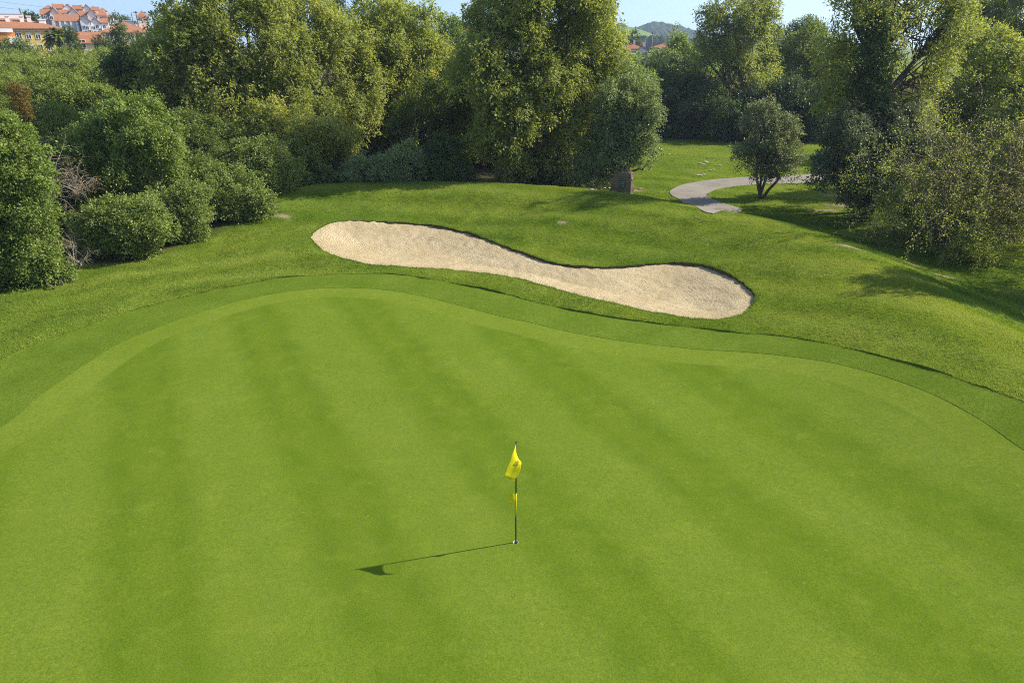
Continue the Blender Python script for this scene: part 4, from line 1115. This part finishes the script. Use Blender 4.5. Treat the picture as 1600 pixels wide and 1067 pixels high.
def window(parent, x, z_, y, w=1.2, h=1.3, shut=0.0, frame=m_whit, t=.12):
    B = Boxes()
    B.box(x - w / 2 - t, x + w / 2 + t, y - .06, y - .003, z_ + h, z_ + h + t); B.box(x - w / 2 - t, x + w / 2 + t, y - .08, y - .003, z_ - t, z_)
    B.box(x - w / 2 - t, x - w / 2, y - .06, y - .003, z_, z_ + h); B.box(x + w / 2, x + w / 2 + t, y - .06, y - .003, z_, z_ + h)
    B.box(x - .04, x + .04, y - .05, y - .003, z_, z_ + h)
    f = B.build('window', frame, parent)
    B = Boxes(); B.box(x - w / 2, x + w / 2, y - .03, y - .001, z_, z_ + h); B.build('pane', m_glass, f)
    if shut: B = Boxes(); B.box(x - w / 2, x + w / 2, y - .055, y - .032, z_ + h * (1 - shut), z_ + h); B.build('shutter', m_whit, f)

def wing(root, x0, x1, y0, y1, z0, z1, wall, rise=2.0, roof='hip', over=.3, hip=None):
    B = Boxes(); B.box(x0, x1, y0, y1, z0, z1)
    if roof == 'gable_front':
        xm = (x0 + x1) / 2; B.poly([(x0, y0, z1), (x1, y0, z1), (xm, y0, z1 + rise), (x0, y1, z1), (x1, y1, z1), (xm, y1, z1 + rise)], [(0, 1, 2), (5, 4, 3), (0, 2, 5, 3), (1, 4, 5, 2)])
    if roof == 'gable':
        ym = (y0 + y1) / 2; B.poly([(x0, y0, z1), (x0, y1, z1), (x0, ym, z1 + rise), (x1, y0, z1), (x1, y1, z1), (x1, ym, z1 + rise)], [(0, 2, 1), (3, 4, 5), (0, 3, 5, 2), (1, 2, 5, 4)])
    B.build('wall', wall, root)
    if roof is None: return
    R_ = Boxes(); a, b, c_, d = x0 - over, x1 + over, y0 - over, y1 + over; t = .18; zt = z1 + .02
    if roof == 'hip':
        hp = hip if hip is not None else (d - c_) / 2; ym = (c_ + d) / 2; xm0, xm1 = min(a + hp, (a + b) / 2 - .01), max(b - hp, (a + b) / 2 + .01)
        R_.poly([(a, c_, zt), (b, c_, zt), (b, d, zt), (a, d, zt), (a, c_, zt + t), (b, c_, zt + t), (b, d, zt + t), (a, d, zt + t), (xm0, ym, zt + t + rise), (xm1, ym, zt + t + rise)],
                [(0, 3, 2, 1), (0, 1, 5, 4), (1, 2, 6, 5), (2, 3, 7, 6), (3, 0, 4, 7), (4, 5, 9, 8), (5, 6, 9), (6, 7, 8, 9), (7, 4, 8)])
    elif roof == 'gable_front':
        xm = (x0 + x1) / 2; k = rise / (xm - x0); dz = -over * k
        for s, xe in ((-1, a), (1, b)):
            R_.poly([(xe, c_, z1 + dz + .03), (xm, c_, z1 + rise + .03), (xm, d, z1 + rise + .03), (xe, d, z1 + dz + .03), (xe, c_, z1 + dz + .03 + t), (xm, c_, z1 + rise + .03 + t), (xm, d, z1 + rise + .03 + t), (xe, d, z1 + dz + .03 + t)],
                    [(0, 3, 2, 1), (4, 5, 6, 7), (0, 1, 5, 4), (3, 7, 6, 2), (0, 4, 7, 3)])
    else:
        ym = (y0 + y1) / 2; k = rise / (ym - y0); dz = -over * k
        for ye in (c_, d):
            R_.poly([(a, ye, z1 + dz + .03), (b, ye, z1 + dz + .03), (b, ym, z1 + rise + .03), (a, ym, z1 + rise + .03), (a, ye, z1 + dz + .03 + t), (b, ye, z1 + dz + .03 + t), (b, ym, z1 + rise + .03 + t), (a, ym, z1 + rise + .03 + t)],
                    [(0, 1, 2, 3), (4, 5, 6, 7), (0, 1, 5, 4), (1, 2, 6, 5), (0, 4, 7, 3)])
    R_.build('roof', m_tile, root)

def chimney(root, x, y, z0, z1, w=.7, m=None, name='chimney'):
    B = Boxes(); B.box(x - w / 2, x + w / 2, y - w / 2, y + w / 2, z0, z1); B.box(x - w / 2 - .1, x + w / 2 + .1, y - w / 2 - .1, y + w / 2 + .1, z1, z1 + .15)
    B.build(name, m or m_whit, root)

def site(px, Y, rz=0, name='house', label='', cat='house'):
    c_ = at(px, 60, Y); gz = float(base_h(np.array([c_[0]]), np.array([Y]))[0]) - .3
    th = math.atan2(-c_[0], Y)          # the long side looks roughly towards the golf course
    r = empty(name, (c_[0], Y, gz), rz + th); tag(r, label, cat); return r, gz, (Y / ray(px, 60)[1]) / F * math.cos(th)
def Zof(py, Y, px=800): return float(at(px, py, Y)[2])

# yellow apartment building
Y = 125; r, gz, s = site(10, Y, 0, 'apartment_building', 'yellow apartment building with an orange hip roof and white-framed windows at the far left', 'building')
ez, rz_ = Zof(46, Y) - gz, Zof(28, Y + 6) - gz
xr = 94 * s
wing(r, -9.5, xr, 0, 12, 0, ez, m_yel, rise=rz_ - ez - .2, over=.4, hip=6)
B = Boxes(); B.box(-9, 37 * s, 5.4, 6.9, rz_ - .7, rz_ + .45); B.build('parapet', m_whit, r)
B = Boxes(); B.box(-9.0, 36 * s, 5.35, 6.95, rz_ + .47, rz_ + .6); B.build('parapet_cap', m_lil, r)
for px in (19, 42, 54): chimney(r, (px - 10) * s, 3.6, ez + .8, rz_ + .1, .6)
chimney(r, (75 - 10) * s, 3.2, ez + .3, rz_ - .4, 1.0)
for k, (px, sh) in enumerate(((8, 0), (31, 0), (46, .25), (61, .25), (77, 0), (93, 0))):
    window(r, (px - 10) * s, Zof(61, Y) - gz, 0, .62, .85, shut=sh, t=.07)
    window(r, (px - 10) * s, Zof(61, Y) - gz - 1.75, 0, .62, .85, shut=0 if k % 2 else .3, t=.07)
B = Boxes(); B.box(-9.7, xr + .15, -.12, -.004, ez - .3, ez - .02); B.build('cornice', m_cream, r)
# white and orange one in front of it
Y = 112; r, gz, s = site(8, Y, 0, 'house', 'low white-parapet house with an orange wall, in front of the yellow building')
z1, z2 = Zof(45, Y) - gz, Zof(51, Y) - gz
B = Boxes(); B.box(-5, 17 * s, 0, 7, 0, z2); B.build('wall', m_oran, r)
B = Boxes(); B.box(-5.2, 15 * s, -.2, 7.2, z2 + .01, z1); B.build('parapet', m_whit, r)
B = Boxes(); B.box(5.5 * s, 19.5 * s, -2.2, -.01, 0, Zof(58, Y) - gz); B.build('stair_wall', m_whit, r)
window(r, -2.5, z2 - 2.1, 0)
# white block of flats
Y = 255; r, gz, s = site(125, Y, -.05, 'apartment_building', 'cluster of white flats under stepped orange roofs, highest building on the left skyline', 'building')
X = lambda px: (px - 125) * s
Zr = lambda py, dy=0: Zof(py, Y + dy) - gz
wing(r, X(92), X(128), 0, 9, 0, Zr(34), m_lil, rise=2.0, roof='gable')
wing(r, X(131), X(146), -1.2, 9, 0, Zr(33, -1), m_whit, rise=1.6, roof='gable_front')
wing(r, X(147), X(162), -.4, 9, 0, Zr(36), m_whit, rise=1.6, roof='gable_front')
wing(r, X(163), X(175), .6, 9, 0, Zr(36), m_whit, rise=1.4, roof='gable')
for x0, x1, y0, zt, ri, wl, rf in ((68, 82, 11, 25, 1.8, m_pinkw, 'gable'), (83, 97, 10, 23, 2.0, m_whit, 'gable_front'), (98, 111, 11.5, 25, 1.6, m_pinkw, 'gable'), (112, 128, 10.4, 23.5, 2.0, m_whit, 'gable_front'),
        (129, 141, 11, 26, 1.6, m_whit, 'gable'), (142, 155, 9.8, 24, 1.8, m_whit, 'gable_front'), (156, 171, 11, 25, 1.6, m_whit, 'gable'), (172, 183, 9, 27, 1.0, m_whit, 'hip'),
        (70, 84, 22, 16, 1.3, m_pinkw, 'hip'), (85, 101, 21, 15, 1.5, m_pinkw, 'gable'), (102, 117, 22.5, 14.5, 1.3, m_whit, 'gable_front'), (118, 133, 21, 15.5, 1.3, m_pinkw, 'gable'),
        (134, 148, 22, 15, 1.4, m_whit, 'gable_front'), (149, 160, 21.3, 17, 1.2, m_pinkw, 'gable'), (161, 173, 22, 18, 1.2, m_pinkw, 'hip')):
    wing(r, X(x0), X(x1), y0, y0 + 8.5, 0, Zr(zt, y0), wl, rise=ri, roof=rf)
for px in (99, 107, 116, 125): B = Boxes(); B.box(X(px) - .25, X(px) + .25, -.35, -.004, 0, Zr(34) - .1); B.build('pilaster', m_whit, r)
for px, py, yy in ((103, 45, 0), (112, 44, 0), (120, 52, 0), (135, 43, -1.2), (140, 44, -1.2), (137, 51, -1.2), (143, 50, -1.2), (150, 44, -.4), (156, 42, -.4), (151, 51, -.4), (158, 51, -.4), (160, 47, -.4), (167, 42, .6), (171, 48, .6), (166, 50, .6), (176, 33, 9), (180, 40, 9), (176, 40, 9), (180, 33, 9),
                   (75, 28, 10), (84, 29, 10), (95, 29, 10), (155, 28, 11), (164, 29, 11)):
    window(r, X(px), Zr(py, yy) - .5, yy, .85, .95)
for px, yy, z_ in ((80, 15, 20), (88, 12, 23), (98, 15, 20), (107, 12, 22), (116, 15, 20), (124, 3, 30), (104, 4, 30), (96, 3, 30), (146, 15, 21), (158, 13, 20), (170, 14, 20), (133, 24, 10), (112, 25, 10), (90, 25, 10), (152, 26, 12), (164, 5, 32), (150, 4, 31)):
    chimney(r, X(px), yy, Zr(z_, yy) - 2.5, Zr(z_, yy) + .3, .55)
for px, yy, py in ((92, 11.5, 22), (112, 11.5, 22), (163, 12, 22), (86, 22, 14), (105, 22, 14), (162, 1.5, 33), (112, 1, 32)):   # dormers
    B = Boxes(); z_ = Zr(py, yy); B.box(X(px) - .8, X(px) + .8, yy, yy + 3, z_ - 1.6, z_); B.build('dormer', m_whit, r)
    window(r, X(px), z_ - 1.3, yy, .7, .8)
# low orange roof below the flats
Y = 150; r, gz, s = site(137, Y, 0, 'house', 'low house showing only its long orange roof below the white flats')
wing(r, -23 * s, 22 * s, 0, 8, 0, Zof(68, Y) - gz, m_cream, rise=1.9, roof='gable')
window(r, -1.2, Zof(74, Y) - gz, 0)
chimney(r, 1.0, 3, Zof(64, Y) - gz, Zof(58, Y) - gz, .4)
# orange roofed house on the right of the flats
Y = 165; r, gz, s = site(198, Y, .04, 'house', 'cream house with a wide orange hip roof, right of the white flats')
wing(r, -38 * s, 42 * s, 0, 12, 0, Zof(52, Y) - gz, m_cream, rise=2.2, hip=5.5)
for px in (205, 218, 172): window(r, (px - 198) * s, Zof(58, Y) - gz - .6, 0)
chimney(r, -10 * s, 4, Zof(46, Y) - gz, Zof(33, Y) - gz, .6)
# far little houses on the skyline
Y = 205; r, gz, s = site(229, Y, 0, 'house', 'small pinkish house with a pyramid roof on the left skyline')
wing(r, -8 * s, 8 * s, 0, 4, 0, Zof(28, Y) - gz, m_pinkw, rise=1.6, hip=2.3)
window(r, -.6, Zof(34, Y) - gz, 0, .6, .8); window(r, .9, Zof(34, Y) - gz, 0, .6, .8)
r, gz, s = site(209, 200, 0, 'house', 'flat-roofed white house left of the small pyramid-roofed one')
B = Boxes(); B.box(-12 * s, 8 * s, 0, 5, 0, Zof(34, 200) - gz); B.box(9 * s, 13 * s, .2, 4, 0, Zof(32, 200) - gz); B.build('wall', m_whit, r)
B = Boxes(); B.box(-12.6 * s, 8.4 * s, -.2, 5.2, Zof(34, 200) - gz + .01, Zof(34, 200) - gz + .25); B.build('roof', m_lil, r)
window(r, 1.0, Zof(38, 200) - gz, 0, .7, .7)
# behind the central trees
Y = 190; r, gz, s = site(722, Y, 0, 'house', 'beige house glimpsed beside the utility pole, left of the tall central tree')
wing(r, -13 * s, 26 * s, 0, 7, 0, Zof(56, Y) - gz, m_pinkw, rise=1.7, roof='gable'); window(r, .3, Zof(59, Y) - gz, 0, .7, .8)
# roofs in the gap below the hill
for nm, px, Y, x0, x1, ze, ri, wl, rf, lab in (
        ('house', 972, 150, -10, 13, 86, 1.6, m_pinkw, 'gable', 'house with the brightest red-orange roof in the gap under the hill'),
        ('house', 985, 185, -18, 22, 78, 1.3, m_whit, 'hip', 'white house with a low brown-red roof, left in the gap under the hill'),
        ('house', 1003, 170, -10, 12, 82, 1.2, m_whit, 'gable_front', 'white gabled house in the middle of the gap under the hill'),
        ('house', 1040, 200, -22, 24, 76, 1.1, m_pinkw, 'hip', 'house with a long faded roof, right in the gap under the hill'),
        ('house', 1088, 150, -16, 18, 90, 1.5, m_pinkw, 'gable', 'pinkish house half hidden left of the tall willow')):
    r, gz, s = site(px, Y, 0, nm, lab)
    wing(r, x0 * s, x1 * s, 0, 7, 0, Zof(ze, Y) - gz, wl, rise=ri, roof=rf)
    window(r, x0 * s * .5, Zof(ze + 7, Y) - gz, 0, .8, .8); window(r, x1 * s * .5, Zof(ze + 7, Y) - gz, 0, .8, .8)
    chimney(r, x1 * s * .3, 3, Zof(ze, Y) - gz, Zof(ze, Y) - gz + ri + .7, .5)

# poles, masts
def pole(px, py, Y, lab, arms=(), r0=.1, lean=0, name='utility_pole', cat='utility pole'):
    c_ = at(px, py, Y); gz = float(base_h(np.array([c_[0]]), np.array([Y]))[0]); root = empty(name, (c_[0], Y, gz)); tag(root, lab, cat)
    h = c_[2] - gz; T = Tubes(); T.add([(-lean, 0, -.3), (-lean / 2, 0, h / 2), (0, 0, h)], [r0 * 1.3, r0 * 1.1, r0], 6); T.build('post', m_metal, root)
    for dz, w in arms:
        B = Boxes(); B.box(-w, w, -.08 - r0, -r0 + .0, h - dz - .08, h - dz + .08)
        B.build('crossarm', m_metal, root)
        for sx_ in (-w * .9, w * .9):
            T = Tubes(); T.add([(sx_, -.1, h - dz + .08), (sx_, -.1, h - dz + .4)], [.06, .05], 6); T.build('insulator', m_lil, root)
pole(708, 31, 100, 'utility pole with two crossarms, left of the tall central tree', ((.2, .38), (.7, .32)), .09)
pole(30, 13, 150, 'thin leaning mast above the yellow building roof', (), .12, -.8, 'mast', 'mast')
pole(212, 18, 190, 'tallest dark utility pole on the left skyline', ((.3, .5),), .14)
pole(205, 20, 195, 'thin utility pole left of the tallest one on the left skyline', (), .09)
pole(961, 36, 210, 'thin pole in front of the green field on the hill, left in the gap', ((.4, .6),), .10)
pole(980, 53, 230, 'short pole left of the distant pine, in front of the hill', ((.4, .5),), .10)
pole(1009, 55, 230, 'pole right of the distant pine, in front of the wooded hill', ((.4, .6),), .10)
pole(1020, 50, 220, 'pole with a crossarm against the wooded hill, rightmost in the gap', ((.4, .7),), .12)
pole(184, 30, 170, 'pale lamp mast beside the white flats', (), .12, 0, 'mast', 'mast')
for (a, b, lab) in ((((-60, -6, 300), (280, 28, 300)), 0, 'upper overhead line crossing the sky at the left'), (((-60, 5, 290), (330, 33, 290)), 0, 'lower overhead line crossing the sky at the left')):
    p0, p1 = at(*a[0]), at(*a[1]); t = np.linspace(0, 1, 20)[:, None]
    pts = p0 * (1 - t) + p1 * t; pts[:, 2] -= 4 * 1.2 * (t * (1 - t))[:, 0]
    T = Tubes(); T.add(pts, np.full(20, .035), 4); o = T.build('overhead_line', m_metal); tag(o, lab, 'overhead line')

# ------------------------------------------------------------------ hills
def hill(name, Y, prof, depth, mat, seed, bumpy=0):
    """a ridge whose skyline follows the listed photo points, with a real slope in front and behind"""
    xs = [at(px, py, Y)[0] for px, py in prof]; zs = [at(px, py, Y)[2] for px, py in prof]
    nx_, ny_ = 90, 24
    X_ = np.linspace(xs[0], xs[-1], nx_); Zc = np.interp(X_, xs, zs)
    V = []
    for j in range(ny_):
        v = j / (ny_ - 1) * 2 - 1
        f = (1 - smooth(np.array([abs(v)]))[0])
        zz = -2 + (Zc + 2) * f + (n2(X_, np.full(nx_, v * depth), depth * .25, seed) - .5) * bumpy * f
        V.append(np.column_stack([X_, np.full(nx_, Y + v * depth), zz]))
    V = np.vstack(V)
    F_ = np.array([(j * nx_ + i, j * nx_ + i + 1, (j + 1) * nx_ + i + 1, (j + 1) * nx_ + i) for j in range(ny_ - 1) for i in range(nx_ - 1)])
    o = mesh_from(name, V, quads=F_, mat=mat, smooth_=True); tag(o, kind='structure'); return V, X_, Zc
m_field, nt, bs = M('hill_field', .95, .1)
nt.links.new(ramp(nt, noise(nt, .012, 5), [(.35, (.10, .17, .03)), (.65, (.17, .25, .05))]), bs.inputs['Base Color'])
m_hwood, nt, bs = M('hill_wood', .95, .05)
nt.links.new(ramp(nt, noise(nt, .03, 5), [(.35, (.016, .032, .012)), (.65, (.04, .065, .022))]), bs.inputs['Base Color'])
hill('hill', 820, [(820, 68), (880, 52), (930, 46), (960, 43), (985, 44), (1005, 50), (1030, 60), (1075, 68), (1150, 76)], 160, m_field, 3, 3)
hill('hill', 1300, [(700, 76), (840, 62), (900, 44), (943, 40), (975, 42), (984, 45), (1000, 43), (1010, 38), (1030, 38), (1052, 38), (1075, 46), (1100, 52), (1160, 58), (1240, 64), (1350, 78)], 260, m_hwood, 4, 8)
# woods: lumpy tree crowns merged into one far mass
def woods(name, label, pts, seed):
    g = np.random.default_rng(seed)
    ico_v, ico_f = [], []
    import bmesh
    bm = bmesh.new(); bmesh.ops.create_icosphere(bm, subdivisions=2, radius=1.0)
    iv = np.array([v.co[:] for v in bm.verts]); bm.faces.ensure_lookup_table(); fi = np.array([[v.index for v in f.verts] for f in bm.faces]); bm.free()
    n = len(pts); V = []; Fs_ = []
    for i, (x, y, z_, r_) in enumerate(pts):
        v = iv * (r_ * np.array([1, 1, g.uniform(.8, 1.2)])) * (1 + .5 * (vnoise(iv * 1.6 + i * 3.1, .8, seed)[:, None] - .5))
        V.append(v + (x, y, z_)); Fs_.append(fi + i * len(iv))
    o = mesh_from(name, np.vstack(V), tris=np.vstack(Fs_), mat=m_hwood); tag(o, label, 'woods', kind='stuff')
g = np.random.default_rng(77)
pp = [(943, 36), (960, 37), (972, 36), (981, 40), (985, 45), (990, 40), (1000, 41), (1008, 43), (1011, 37), (1018, 33), (1028, 33), (1034, 34), (1045, 34), (1052, 37), (1065, 41), (1080, 46), (1100, 52), (1160, 58), (1240, 64)]
W_ = []
for i in range(1500):
    px = g.uniform(860, 1240); top = np.interp(px, [a for a, b in pp], [b for a, b in pp])
    v = g.random() ** .8
    Yw = 1300 - v * 230
    py = top + 1.5 + v * v * 40 + g.uniform(0, 2)
    p = at(px, py + 3, Yw); rr_ = g.uniform(4, 8)
    W_.append((p[0], Yw, p[2] - rr_ * .4, rr_))
woods('hill_woods', 'far blue-green woods covering the hill on the skyline', W_, 5)
W_ = []
for i in range(260):
    px = g.uniform(930, 1110); Yw = g.uniform(560, 640); p = at(px, 63 + g.uniform(0, 6) + max(0, (px - 1020)) * .03, Yw)
    W_.append((p[0], Yw, p[2] - 1, g.uniform(2.2, 4.5)))
woods('valley_woods', 'band of dark trees between the red roofs and the green hill field', W_, 6)

# ------------------------------------------------------------------ haze
B = Boxes(); B.box(-4200, 4200, -4200, 4200, -8, 75)
hz_m = bpy.data.materials.new('haze'); hz_m.use_nodes = True; nt = hz_m.node_tree; nt.nodes.clear()
ho = nt.nodes.new('ShaderNodeOutputMaterial'); pv = nt.nodes.new('ShaderNodeVolumePrincipled')
pv.inputs['Color'].default_value = (.62, .78, 1.0, 1); pv.inputs['Density'].default_value = .00028; pv.inputs['Anisotropy'].default_value = .2
nt.links.new(pv.outputs[0], ho.inputs['Volume'])
tag(B.build('haze', hz_m), 'thin blue air fading the far hill', 'haze', kind='stuff')
